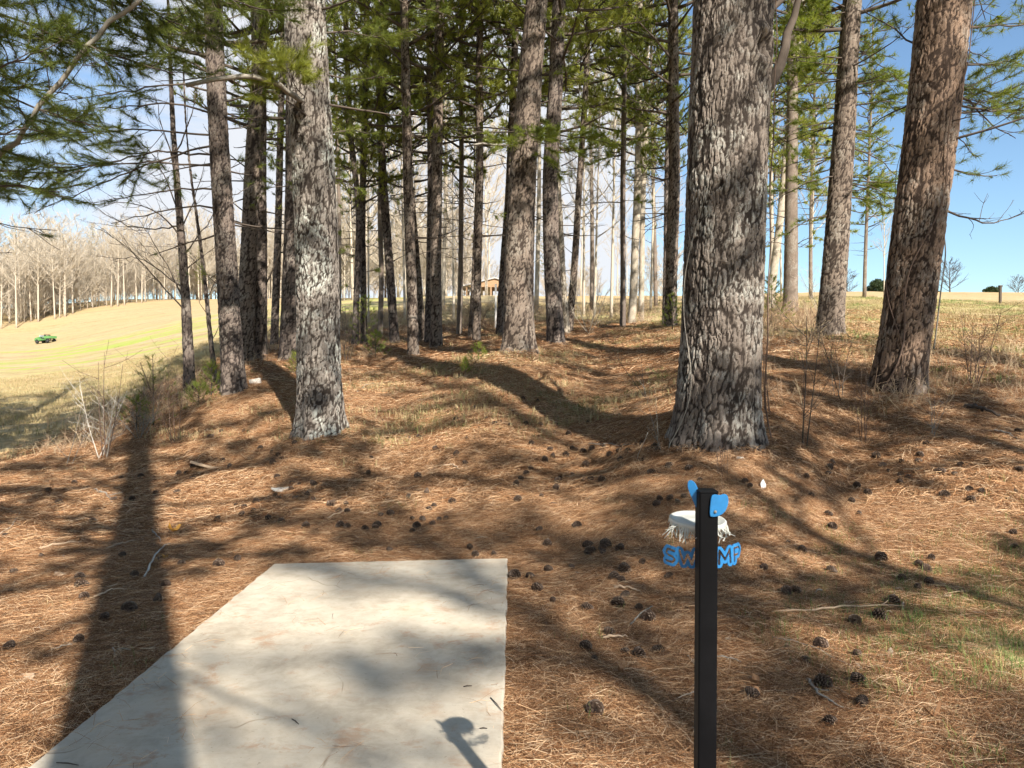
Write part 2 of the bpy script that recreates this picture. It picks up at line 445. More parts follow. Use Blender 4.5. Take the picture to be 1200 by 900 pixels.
# ------------------------------------------------------------------ light, sky, camera
SUN_EL = R(37); TOSUN = np.array([.43, -.903])
TOSUN = TOSUN / np.hypot(*TOSUN)
w = bpy.data.worlds.new('World'); sc.world = w; w.use_nodes = True
nt = w.node_tree; nt.nodes.clear(); N = NT(nt)
wo = N.n('ShaderNodeOutputWorld'); bg = N.n('ShaderNodeBackground'); N.l(bg.outputs[0], wo.inputs[0])
sky = N.n('ShaderNodeTexSky', sky_type='NISHITA'); sky.sun_disc = False; sky.sun_elevation = SUN_EL
sky.sun_rotation = math.atan2(TOSUN[0], TOSUN[1]); sky.air_density = 1.0; sky.dust_density = .4; sky.ozone_density = 1.6
tc = N.n('ShaderNodeTexCoord').outputs['Generated']
mp = N.n('ShaderNodeMapping'); N.l(tc, mp.inputs['Vector']); mp.inputs['Scale'].default_value = (1, 1, 2.2); mp.inputs['Location'].default_value = (.4, .2, .1)
cn = N.noise(mp.outputs[0], 3.0, 7, .6, .5)
sx = N.n('ShaderNodeSeparateXYZ'); N.l(tc, sx.inputs[0])
# thin bright cloud bank standing over the wood, thinning to the right and left
hx = N.ramp(N.math('ADD', N.math('MULTIPLY', sx.outputs['X'], .5), .5), [(.0, .45), (.26, .40), (.40, .95), (.52, .95), (.60, .40), (.67, .0), (1.0, .0)])
hz = N.ramp(sx.outputs['Z'], [(.06, .35), (.14, 1.0), (.40, 1.0), (.7, .5)])
cf = N.math('ADD', cn, N.math('MULTIPLY', N.math('SUBTRACT', N.math('MULTIPLY', hx, hz), .45), .75))
cf = N.ramp(cf, [(.42, 0.0), (.66, .95)])
skyc = N.mix(1.0, sky.outputs[0], (1.25, 1.40, 1.46), 'MULTIPLY')
col = N.mix(cf, skyc, (7.0, 7.15, 7.5))
N.l(col, bg.inputs['Color']); bg.inputs['Strength'].default_value = .055
sun = bpy.data.lights.new('sun', 'SUN'); sun.energy = 5.0; sun.angle = R(.53); sun.color = (1.0, .93, .82)
so = bpy.data.objects.new('sun', sun); COL.objects.link(so)
d = Vector((-TOSUN[0] * math.cos(SUN_EL), -TOSUN[1] * math.cos(SUN_EL), -math.sin(SUN_EL)))
so.rotation_euler = d.to_track_quat('-Z', 'Y').to_euler(); so.location = (10, -20, 30)
cam = bpy.data.cameras.new('camera'); cam.sensor_width = 36; cam.lens = F / 1200 * 36; cam.clip_end = 4000; cam.clip_start = .05
co = bpy.data.objects.new('camera', cam); COL.objects.link(co); co.location = (0, 0, CAMZ); co.rotation_euler = (R(90) - PITCH, 0, 0)
sc.camera = co
sc.view_settings.view_transform = 'Standard'; sc.view_settings.look = 'None'; sc.view_settings.gamma = 1
sc.view_settings.exposure = 1.22
sc.render.engine = 'CYCLES'
sc.cycles.max_bounces = 4; sc.cycles.diffuse_bounces = 3; sc.cycles.glossy_bounces = 1; sc.cycles.transmission_bounces = 3; sc.cycles.transparent_max_bounces = 4
sc.cycles.caustics_reflective = False; sc.cycles.caustics_refractive = False
sc.cycles.use_adaptive_sampling = True; sc.cycles.adaptive_threshold = .035
sc.cycles.use_denoising = True
# ------------------------------------------------------------------ ground
def field_mask(X, Y):
    fd = np.zeros_like(X)
    wob = (fbm(X * .5, Y * .5, 21, 3) - .5)
    # left pasture boundary runs along the tree row on the left; right pasture beyond the big trees
    xl = np.interp(Y, [2, 6, 9, 13, 18, 25, 40, 60], [-5.6, -6.6, -7.4, -7.6, -7.4, -8.8, -13, -18])
    left = sstep(-.3, 1.0, (xl - X) + wob * 1.5)
    yr = np.interp(X, [-3, 2, 4.5, 7, 12], [34, 33, 20, 11.5, 10.5])
    right = sstep(-1.5, 2.5, (Y - yr) + wob * 4) * sstep(0, 3, X + 3)
    back = sstep(27, 36, Y + wob * 5)
    fd = np.maximum(np.maximum(left, right), back)
    # thin grass in the clearing and at the lower right
    grassy = sstep(.40, .58, fbm(X * .45 + 5, Y * .45, 31, 3)) * sstep(9.0, 11, Y) * .46
    lr = sstep(1.3, 2.9, X + wob) * (1 - sstep(4.6, 6.8, Y)) * 1.0 * sstep(.26, .44, fbm(X * .9, Y * .9, 37, 3) + .1)
    fd = np.maximum(fd, np.maximum(grassy, lr))
    return fd

def build_ground():
    th_front = np.linspace(-R(48), R(48), 520)
    th_back = np.linspace(R(48), R(312), 90)[1:-1]
    th = np.r_[th_front, th_back]; nth = len(th)
    r = np.r_[np.exp(np.linspace(math.log(.5), math.log(60), 430)), np.exp(np.linspace(math.log(60), math.log(1600), 110))[1:]]
    Rr, T = np.meshgrid(r, th, indexing='ij')
    X = Rr * np.sin(T); Y = Rr * np.cos(T)
    Z = gh(X, Y)
    mb = MB()
    # masks: pasture / green patches / reddish bank
    u = X / np.maximum(Y, .5); L = np.log(np.maximum(Y, 1.8)); px = u * F + 600
    py = 450 - F * ((Z - CAMZ) / np.maximum(Y, .5) + math.tan(PITCH))
    fd = field_mask(X, Y)
    green = sstep(36, 50, Y) * (1 - sstep(78, 95, Y)) * (X < -8) * 1.0 + .10 * ((Y < 40) & (X < 0)) + .28 * ((Y < 40) & (X >= 0)) + .12 * (Y > 20)
    red = np.where(X > 0, sstep(30, 60, Y) * .75, sstep(82, 100, Y) * .4) + .08
    i = np.arange(len(r) - 1)[:, None] * nth; j = np.arange(nth)[None]; k = (j + 1) % nth
    q = np.stack([i + j, i + k, i + nth + k, i + nth + j], -1).reshape(-1, 4)
    V = np.stack([X, Y, Z], -1).reshape(-1, 3)
    mb.add(V, q[:, ::-1], 0, field=fd.ravel(), green=np.clip(green, 0, 1).ravel(), red=np.clip(red, 0, 1).ravel())
    c = mb.n; ring = np.arange(nth)
    mb.add([[0, 0, gz(0, 0)]], np.zeros((0, 3), int)); 
    mb.f[-1] = np.stack([ring, np.full(nth, c), (ring + 1) % nth], -1)[:, ::-1]; mb.m[-1] = np.zeros(nth, np.int32)
    g = obj('ground', mb.mesh('ground', M['ground'])); tag(g, kind='structure')
build_ground()

# concrete slab with slightly crumbled edge
def build_pad():
    mb = MB()
    x0, x1, y0, y1 = -1.845, -.035, 1.2, 5.86
    nx, ny = 60, 150
    u = np.linspace(0, 1, nx); v = np.linspace(0, 1, ny)
    per = [(a, 0) for a in u] + [(1, b) for b in v[1:]] + [(a, 1) for a in u[::-1][1:]] + [(0, b) for b in v[::-1][1:-1]]
    per = np.array(per)
    X = x0 + (x1 - x0) * per[:, 0]; Y = y0 + (y1 - y0) * per[:, 1]
    Y = Y - per[:, 1] * (1 - per[:, 0]) * .16            # far edge is a little skew
    j = (fbm(X * 9 + 3, Y * 9, 5, 3) - .5) * .022 + (vnoise(X * 40, Y * 40, 6) - .5) * .006
    cx, cy = (x0 + x1) / 2, (y0 + y1) / 2
    nxr = np.where(np.isclose(per[:, 0], 0), -1, np.where(np.isclose(per[:, 0], 1), 1, 0)); nyr = np.where(np.isclose(per[:, 1], 1), 1, np.where(np.isclose(per[:, 1], 0), -1, 0))
    X = X + nxr * j; Y = Y + nyr * j
    n = len(X); rings = []
    for ins, z in ((0, -.10), (0, .018), (.004, .025), (.010, .028)):
        rings.append(np.c_[X - nxr * ins, Y - nyr * ins, np.full(n, z)])
    V = np.concatenate(rings); k = np.arange(n); k2 = (k + 1) % n
    q = np.concatenate([np.stack([a * n + k, a * n + k2, (a + 1) * n + k2, (a + 1) * n + k], -1) for a in range(3)])
    mb.add(V, q); mb.f.append((3 * n + np.arange(n))[None]); mb.m.append(np.zeros(1, np.int32))
    o = obj('concrete_pad', mb.mesh('concrete_pad', M['pad'], smooth=False))
    tag(o, kind='structure', label='pale broomed concrete tee pad set in the pine straw', cat='concrete pad')
build_pad()

# ------------------------------------------------------------------ pine trunks
def bark_field(s, z, circ, cw, ch, seed):
    """elongated plates: returns (edge height 0..1, per plate random)"""
    ncol = max(4, int(round(circ / cw)))
    ws = (fbm(s / cw * .35, z / ch * 1.3, seed + 5, 3) - .5) * cw * 1.9
    # keep the warp periodic by fading it near the seam
    f = np.clip(np.minimum(s, circ - s) / (circ * .08), 0, 1); ws = ws * f
    gs = (s + ws) / circ * ncol; gzz = z / ch + (fbm(s / cw * .5, z / ch, seed + 9, 2) - .5) * .8 * f
    i0 = np.floor(gs).astype(np.int64); j0 = np.floor(gzz).astype(np.int64)
    F1 = np.full(s.shape, 9.0); F2 = np.full(s.shape, 9.0); ID = np.zeros(s.shape)
    for di in (-1, 0, 1):
        for dj in (-1, 0, 1):
            ii = i0 + di; jj = j0 + dj; im = np.mod(ii, ncol)
            px = ii +  .02 + .96 * _h(im, jj, seed); py = jj + .0 + 1.0 * _h(im, jj, seed + 1)
            dd = np.hypot(gs - px, (gzz - py))
            idr = _h(im, jj, seed + 2)
            near = dd < F1
            F2 = np.where(near, F1, np.minimum(F2, dd)); ID = np.where(near, idr, ID); F1 = np.where(near, dd, F1)
    return F2 - F1, ID

def trunk_mesh(name, path, rad, d, zvis, mat, seed, plates=(.05, .13), depth=.016, flare=.35, lobes=5, knots=()):
    """path: function z->(x,y) local; rad: function z->radius; real displaced bark on the visible stretch"""
    H = path['H']; ds = max(.0085, d * .0015)
    if d > 24: ds = d * .0028
    zs = [-.25]; z = -.25
    while z < H:
        st = ds * 1.25 if z < zvis else min(.4, ds * 1.25 + (z - zvis) * .12)
        z += st; zs.append(z)
    zs = np.array(zs); circ0 = 2 * PI * rad(np.array([1.0]))[0]
    nt_ = int(np.clip(circ0 / ds, 10, 300))
    a = np.arange(nt_) / nt_ * 2 * PI + PI / 2      # seam on the far side
    Z, A = np.meshgrid(zs, a, indexing='ij')
    r = rad(zs)[:, None] * np.ones_like(A)
    hb = np.maximum(zs, 0)[:, None]
    fl = flare * np.exp(-hb / .28) + .12 * flare * np.exp(-hb / 1.0)
    lob = .5 + .5 * np.cos(lobes * A + seed + .6 * np.sin(2 * A + seed))
    r = r * (1 + fl * (.55 + .75 * lob)) * (1 + .045 * np.sin(A * 2 + seed + Z * .35) + .02 * np.sin(3 * A - Z * .8))
    s = (A - PI / 2) / (2 * PI) * circ0
    e, pid = bark_field(s, Z, circ0, plates[0], plates[1], seed)
    e2, pid2 = bark_field(s, Z + 7, circ0, plates[0] * .45, plates[1] * .4, seed + 50)
    gap = .22 + .30 * fbm(s / plates[0] * .8, Z / plates[1] * .5, seed + 21, 3)
    edge = sstep(.10, .9, (e + (fbm(s / .011, Z / .022, seed + 31, 2) - .5) * .16) / gap)
    sw = s + (fbm(s / .06, Z / .09, seed + 81, 3) - .5) * plates[0] * 1.3
    vr = np.abs(vnoise(sw / plates[0] * .85, Z / plates[1] * .50, seed + 61) - .5) * 2      # long vertical fissures that split and rejoin
    vr2 = np.abs(vnoise(sw / plates[0] * .75 + 9, Z / plates[1] * .38 + 4, seed + 63) - .5) * 2
    jg = (vnoise(s / .009, Z / .02, seed + 91) - .5) * .10
    cr = np.minimum(sstep(-.01, .24, vr + jg), sstep(-.01, .22, vr2 + jg))
    edge = np.clip((.10 + .90 * cr) * (.16 + .84 * edge), 0, 1)
    lay = fbm(s / plates[0] * 1.1, Z / plates[1] * 1.2, seed + 95, 3) * 7 + pid * 3; lf = lay - np.floor(lay)
    terr = (np.floor(lay) + sstep(.0, .22, lf)) / 7.0 % 1.0      # flaky layers on the plates
    terr = sstep(.0, .2, lf) * .5 + .5 * _h(np.floor(lay).astype(np.int64), (pid * 97).astype(np.int64), seed)
    fine = sstep(.0, .5, e2)
    hgt = edge * (.62 + .23 * terr + .15 * pid) * (.85 + .15 * fine) + .22 * (fbm(s / .16, Z / .5, seed + 71, 3) - .5)
    dep = depth * (1 - .45 * sstep(2, 9, Z))
    r = r + (hgt - .55) * dep + (vnoise(A / (2 * PI) * circ0 / .012, Z / .02, seed + 3) - .5) * depth * .25
    for (ka, kz, kr) in knots:
        da = np.angle(np.exp(1j * (A - ka - 0))) * r; dk = np.hypot(da, (Z - kz) * .8) / kr
        r = r + np.exp(-((dk - 1.1) ** 2) * 4) * kr * .35 - np.exp(-dk ** 2 * 2.5) * kr * .5
        edge = edge * (1 - .8 * np.exp(-dk ** 2 * 2.5))
    cxy = path['c'](zs)
    X = cxy[:, 0][:, None] + r * np.cos(A); Y = cxy[:, 1][:, None] + r * np.sin(A)
    mb = MB(); n = nt_
    i = np.arange(len(zs) - 1)[:, None] * n; j = np.arange(n)[None]; k = (j + 1) % n
    q = np.stack([i + j, i + k, i + n + k, i + n + j], -1).reshape(-1, 4)
    bk = np.clip(edge * (.6 + .4 * fine), 0, 1)
    if d > 24: bk = .45 + .55 * bk
    mb.add(np.stack([X, Y, Z], -1).reshape(-1, 3), q, 0, bk=bk.ravel(), pr=(.65 * pid + .35 * pid2).ravel())
    return mb.mesh(name, mat, smooth=d > 13)

# ------------------------------------------------------------------ limbs and needles (prototypes shared by the trees)
def bend_curve(p0, az, el, L, n=7, droop=0.0, up=0.25, wig=.06, rg=random):
    P = [np.array(p0, float)]; a = az; e = el
    for k in range(n - 1):
        t = k / (n - 1)
        e2 = e + up * t - droop * t; a += rg.gauss(0, wig)
        P.append(P[-1] + L / (n - 1) * np.array([math.cos(e2) * math.cos(a), math.cos(e2) * math.sin(a), math.sin(e2) + rg.gauss(0, wig * .5)]))
    return np.array(P)

def pine_branch(wood, ned, p0, az, el, L, r0, leaf=1.0, sides=5, nl=.16, nw=.006, k=16, dens=1.0, up=.25, droop=0.0, twl=.35, start=.35):
    P = bend_curve(p0, az, el, L, 8, droop, up)
    tube(wood, P, np.linspace(r0, r0 * .22, 8), sides)
    ns = max(3, int(L * 4.2 * dens))
    tp = []; td = []
    for j in range(ns):
        t = start + (1 - start) * (j + random.random()) / ns
        q = t * 7; i = min(int(q), 6); p = P[i] + (P[i + 1] - P[i]) * (q - i); dr = unit(P[i + 1] - P[i])
        sgn = 1 if j % 2 else -1
        a2 = math.atan2(dr[1], dr[0]) + sgn * random.uniform(.5, 1.1); e2 = math.asin(max(-1, min(1, dr[2]))) + random.uniform(-.1, .5)
        l2 = L * twl * random.uniform(.45, 1.1) * (1.15 - t * .75)
        Q = bend_curve(p, a2, e2, l2, 4, 0, .3, .12)
        tube(wood, Q, np.linspace(r0 * .28, r0 * .1, 4), 3, cap=False)
        if random.random() < leaf:
            m = max(2, int(l2 / .11))
            for u in range(m):
                tt = .45 + .55 * (u + 1) / m; qq = tt * 3; ii = min(int(qq), 2)
                pt = Q[ii] + (Q[ii + 1] - Q[ii]) * (qq - ii)
                side = np.array([random.gauss(0, .06), random.gauss(0, .06), random.gauss(.02, .04)]) * (1 if u < m - 1 else 0)
                tp.append(pt + side); td.append(unit(Q[ii + 1] - Q[ii]) + np.array([0, 0, .35]) + np.random.normal(0, .25, 3))
    if random.random() < leaf:
        tp.append(P[-1]); td.append(P[-1] - P[-2])
    if tp: tufts(ned, np.array(tp), np.array(td), nl, nw, k, .62)
    return P

np.random.seed(3)
CROWN = []
def make_crown(seed, H=20.0, base=.33, Lmax=3.6, nb=74, k=18, nw=.018, dead=10):
    random.seed(seed)
    wood, ned = MB(), MB()
    tube(wood, [(0, 0, H * base), (0, 0, H * .7), (0, 0, H)], [.02, .02, .01], 4)
    for i in range(nb):
        t = (i + .5) / nb; z = H * (base + (1 - base) * t ** .9)
        prof = (1 - t) ** .75 * (.65 + .35 * min(1, t * 6)) + .06
        pine_branch(wood, ned, (0, 0, z), i * 2.4 + random.uniform(-.5, .5), .05 + .6 * t + random.gauss(0, .12), Lmax * prof * random.uniform(.7, 1.15), .045 * prof + .012, .97, 4, .19, nw, k, 1.1, start=.28)
    for i in range(dead):
        z = H * random.uniform(base * .45, base * 1.05)
        pine_branch(wood, ned, (0, 0, z), random.uniform(0, 6.28), random.gauss(.05, .2), random.uniform(.5, 2.2), .02, .08, 4, .15, nw, k, .8, up=random.uniform(-.2, .5))
    return wood.mesh('pine_limbs', M['twig']), ned.mesh('pine_needle_sprays', M['needle'])
for sd, kw in ((1, {}), (2, dict(Lmax=3.3, base=.28)), (3, dict(Lmax=4.0, base=.38, nb=68)), (4, dict(Lmax=2.7, base=.25, nb=78))):
    CROWN.append(make_crown(sd, **kw))
# light needle versions share geometry
CROWN_L = []
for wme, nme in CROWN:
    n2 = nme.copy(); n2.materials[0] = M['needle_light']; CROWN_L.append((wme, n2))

TREES = {}
def pine(key, label, d, pts, w, wt, H=21, bark='bark_mid', crown=None, cscale=1.0, light=False, flare=.3, plates=(.045, .14), depth=.013, sink=.06, group=None, knots=(), name='pine_tree', zlean=0.0, lobes=5):
    """pts: (px,py) down the middle of the trunk, first one at the ground; w, wt pixel widths near the ground and at the last point"""
    if key != 'off': d = float(hit(*pts[0])[1])      # stand it where its foot is seen on the ground
    W3 = np.array([at(px, py, d) for px, py in pts])
    b = W3[0].copy(); b[2] = gz(b[0], b[1]) - sink
    if abs(b[2] + sink - W3[0][2]) > .25: print('tree', key, 'ground', b[2], 'pixel', W3[0][2])
    loc = W3 - b; zz = loc[:, 2].copy(); zz[0] = 0
    sl = (loc[-1, 0] - loc[-2, 0]) / max(zz[-1] - zz[-2], .1)
    top = max(H, zz[-1] + 2)
    zk = list(zz) + [zz[-1] + (top - zz[-1]) * .4, top + .01]
    xk = list(loc[:, 0]) + [loc[-1, 0] + sl * (top - zz[-1]) * .34, loc[-1, 0] + sl * (top - zz[-1]) * .5]
    zk = np.array(zk); xk = np.array(xk)
    def c(z):
        # smoothed piecewise line
        acc = 0
        for o in (-.6, -.3, 0, .3, .6): acc = acc + np.interp(np.clip(z + o, 0, None) , zk, xk)
        acc = acc / 5 - (np.mean([np.interp(max(o, 0), zk, xk) for o in (-.6, -.3, 0, .3, .6)]) - xk[0]) * np.exp(-np.maximum(z, 0) / .5)
        wv = .012 * np.sin(z * 1.1 + d) * min(1, w * d / 400)
        return np.c_[acc + wv, zlean * z + .02 * np.sin(z * .7 + d)]
    r0 = w * d / F / 2; r1 = wt * d / F / 2; zt = zz[-1]
    def rad(z):
        z = np.maximum(z, 0)
        return np.where(z < zt, r0 + (r1 - r0) * z / zt, np.maximum(r1 * (1 - (z - zt) / (top - zt)) ** .8 if False else r1 * np.clip(1 - (z - zt) / (top - zt), 0, 1) ** .8, .015))
    root = thing(name, label, 'pine tree' if name == 'pine_tree' else 'tree', tuple(b), group)
    zvis = min(top, CAMZ - b[2] + d * .53 + .5)
    seed = int(abs(hash_s(key))) % 997
    t = obj('trunk', trunk_mesh('trunk_' + name, dict(H=top, c=c), rad, d, zvis, M[bark], seed, plates, depth, flare, lobes, knots), root)
    lean = xk[-1] / top
    if crown is not None:
        cw, cn_ = (CROWN_L if light else CROWN)[crown]
        for nm, me in (('limbs', cw), ('needles', cn_)):
            o = obj(nm, me, root); s = top / 20.0
            o.scale = (cscale * s, cscale * s, s); o.rotation_euler = (0, math.atan(lean), 0)
            zrot = (seed * .37) % 6.28
            o.rotation_euler = (Matrix.Rotation(math.atan(lean), 3, 'Y') @ Matrix.Rotation(zrot, 3, 'Z')).to_euler()
    TREES[key] = dict(root=root, b=b, c=c, rad=rad, d=d, H=top, wood=MB(), ned=MB())
    return root
def hash_s(s):
    h = 7
    for ch in s: h = (h * 31 + ord(ch)) & 0xffffff
    return h

P = pine
P('big', 'huge rough-barked pine trunk with grey flaky plates right behind the blue-topped black post', 7.5, [(838, 509), (846, 400), (850, 300), (855, 120), (858, 0)], 96, 92, 24, 'bark_grey', None, flare=.24, plates=(.044, .19), depth=.020, knots=((-1.0, 4.0, .12), (-2.0, 2.6, .05)), lobes=6)
P('left', 'large grey pine with pale lichen patches and flared roots beyond the concrete pad', 10.5, [(377, 506), (374, 400), (371, 280), (362, 120), (357, 0)], 51, 45, 23, 'bark_lichen', 2, 1.0, flare=.36, plates=(.038, .15), depth=.016, knots=((-1.65, 3.05, .06), (-1.9, 4.55, .06), (-1.45, 1.1, .04), (-1.2, 5.5, .07)), lobes=7)
P('right', 'thick leaning pine with orange-brown plated bark wrapped in thin dry vines', 9.5, [(1052, 456), (1062, 400), (1073, 290), (1090, 150), (1108, 0)], 56, 56, 22, 'bark_orange', None, flare=.26, plates=(.048, .19), depth=.019, lobes=5)
P('r2', 'straight mid-size pine with many bare side limbs left of the orange-barked pine', 15, [(972, 393), (978, 320), (985, 200), (994, 80), (1000, 0)], 28, 21, 22, 'bark_mid', 1, .9, flare=.25, plates=(.050, .15), depth=.02)
P('centre', 'thick pine on the needle mound in the middle of the clearing', 15, [(608, 412), (609, 330), (612, 200), (621, 90), (630, 0)], 35, 25, 23, 'bark_mid', 2, .95, True, flare=.3, plates=(.050, .15), depth=.018)
P('c2', 'dark straight pine just right of the thick mound pine', 17, [(651, 402), (647, 320), (645, 200), (651, 90), (656, 0)], 20, 15, 21, 'bark_dark', 0, .9, True, flare=.2)
P('dark', 'dark-barked pine with long horizontal dead limbs reaching left over the pasture', 12, [(274, 461), (268, 380), (262, 250), (255, 120), (249, 0)], 27, 19, 19, 'bark_dark', None, flare=.28, plates=(.04, .11), depth=.014)
P('lb1', 'pine with pale sunlit upper trunk between the dark-barked pine and the lichened pine', 16.5, [(288, 424), (290, 330), (295, 200), (303, 90), (307, 0)], 20, 17, 20, 'bark_mid', 3, .8, True, flare=.2)
P('lb2', 'dark straight pine trunk third from the left in the cluster beside the pasture', 17.5, [(303, 420), (304, 330), (303, 240), (305, 120), (300, 0)], 20, 14, 20, 'bark_dark', 1, .8, flare=.22)
P('lb3', 'mossy-sided pine half hidden behind the lichened pine', 17, [(339, 421), (341, 330), (344, 220), (345, 100), (346, 0)], 22, 17, 21, 'bark_dark', 0, .8, True, flare=.2)
# the ranks of the plantation, left to right
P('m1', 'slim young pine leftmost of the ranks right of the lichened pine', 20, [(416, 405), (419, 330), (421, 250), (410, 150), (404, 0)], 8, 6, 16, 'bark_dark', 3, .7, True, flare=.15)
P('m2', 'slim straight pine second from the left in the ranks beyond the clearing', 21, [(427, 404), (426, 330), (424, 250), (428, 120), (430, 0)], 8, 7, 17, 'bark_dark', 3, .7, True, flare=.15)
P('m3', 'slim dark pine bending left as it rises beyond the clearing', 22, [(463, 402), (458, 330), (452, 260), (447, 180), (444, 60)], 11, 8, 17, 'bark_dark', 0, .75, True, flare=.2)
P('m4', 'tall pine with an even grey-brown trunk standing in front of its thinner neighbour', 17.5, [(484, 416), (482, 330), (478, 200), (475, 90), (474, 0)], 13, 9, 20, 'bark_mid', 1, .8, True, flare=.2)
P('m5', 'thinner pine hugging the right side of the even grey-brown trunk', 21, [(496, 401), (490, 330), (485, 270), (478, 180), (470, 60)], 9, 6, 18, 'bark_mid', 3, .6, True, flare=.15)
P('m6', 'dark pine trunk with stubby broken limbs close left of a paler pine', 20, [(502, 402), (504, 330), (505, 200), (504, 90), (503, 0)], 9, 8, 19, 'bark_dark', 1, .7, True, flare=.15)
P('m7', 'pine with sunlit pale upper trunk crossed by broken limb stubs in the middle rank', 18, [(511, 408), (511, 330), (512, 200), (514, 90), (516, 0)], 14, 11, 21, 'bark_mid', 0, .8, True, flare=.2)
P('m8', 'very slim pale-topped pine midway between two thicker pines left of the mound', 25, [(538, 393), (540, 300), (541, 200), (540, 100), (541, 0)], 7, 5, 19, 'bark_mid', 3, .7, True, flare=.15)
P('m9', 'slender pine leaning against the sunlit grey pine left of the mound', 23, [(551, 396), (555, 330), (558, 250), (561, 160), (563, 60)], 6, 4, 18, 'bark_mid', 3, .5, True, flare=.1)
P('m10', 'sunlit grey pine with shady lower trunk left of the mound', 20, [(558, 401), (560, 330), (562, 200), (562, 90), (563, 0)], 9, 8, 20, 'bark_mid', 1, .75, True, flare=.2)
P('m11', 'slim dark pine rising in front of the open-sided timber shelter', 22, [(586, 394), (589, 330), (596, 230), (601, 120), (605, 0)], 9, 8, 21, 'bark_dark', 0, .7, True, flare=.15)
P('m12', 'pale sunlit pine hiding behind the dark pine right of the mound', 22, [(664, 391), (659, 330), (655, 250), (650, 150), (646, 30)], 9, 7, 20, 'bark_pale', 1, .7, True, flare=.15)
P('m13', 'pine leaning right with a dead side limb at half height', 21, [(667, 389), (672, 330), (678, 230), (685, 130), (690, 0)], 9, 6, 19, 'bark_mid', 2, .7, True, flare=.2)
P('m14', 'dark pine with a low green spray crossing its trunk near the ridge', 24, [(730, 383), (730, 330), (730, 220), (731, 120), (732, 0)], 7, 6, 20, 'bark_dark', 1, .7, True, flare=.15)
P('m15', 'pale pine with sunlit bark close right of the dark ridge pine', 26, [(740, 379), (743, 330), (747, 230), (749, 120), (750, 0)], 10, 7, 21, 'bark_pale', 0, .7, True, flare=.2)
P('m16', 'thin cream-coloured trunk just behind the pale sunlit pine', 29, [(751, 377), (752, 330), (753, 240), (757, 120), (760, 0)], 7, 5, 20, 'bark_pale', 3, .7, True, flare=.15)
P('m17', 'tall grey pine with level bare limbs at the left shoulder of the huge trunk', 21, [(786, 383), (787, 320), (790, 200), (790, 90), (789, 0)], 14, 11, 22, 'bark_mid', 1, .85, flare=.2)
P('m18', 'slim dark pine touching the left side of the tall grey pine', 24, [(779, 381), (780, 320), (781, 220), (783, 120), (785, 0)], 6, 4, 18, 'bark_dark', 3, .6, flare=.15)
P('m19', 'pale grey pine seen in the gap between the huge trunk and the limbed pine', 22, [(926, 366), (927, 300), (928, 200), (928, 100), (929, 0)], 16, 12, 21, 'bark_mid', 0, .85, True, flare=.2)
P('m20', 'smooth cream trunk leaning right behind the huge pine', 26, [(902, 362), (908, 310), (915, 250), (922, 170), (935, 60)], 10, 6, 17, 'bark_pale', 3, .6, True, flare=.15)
P('m21', 'faint slim trunk in the shade between two pines left of the clearing', 26, [(445, 396), (447, 330), (445, 240), (450, 120), (452, 0)], 6, 5, 18, 'bark_mid', 3, .6, flare=.1)
P('m22', 'slim shaded trunk seen just left of the lichened pine', 22, [(322, 405), (324, 330), (327, 220), (330, 100), (333, 0)], 9, 7, 19, 'bark_dark', 1, .6, flare=.1)
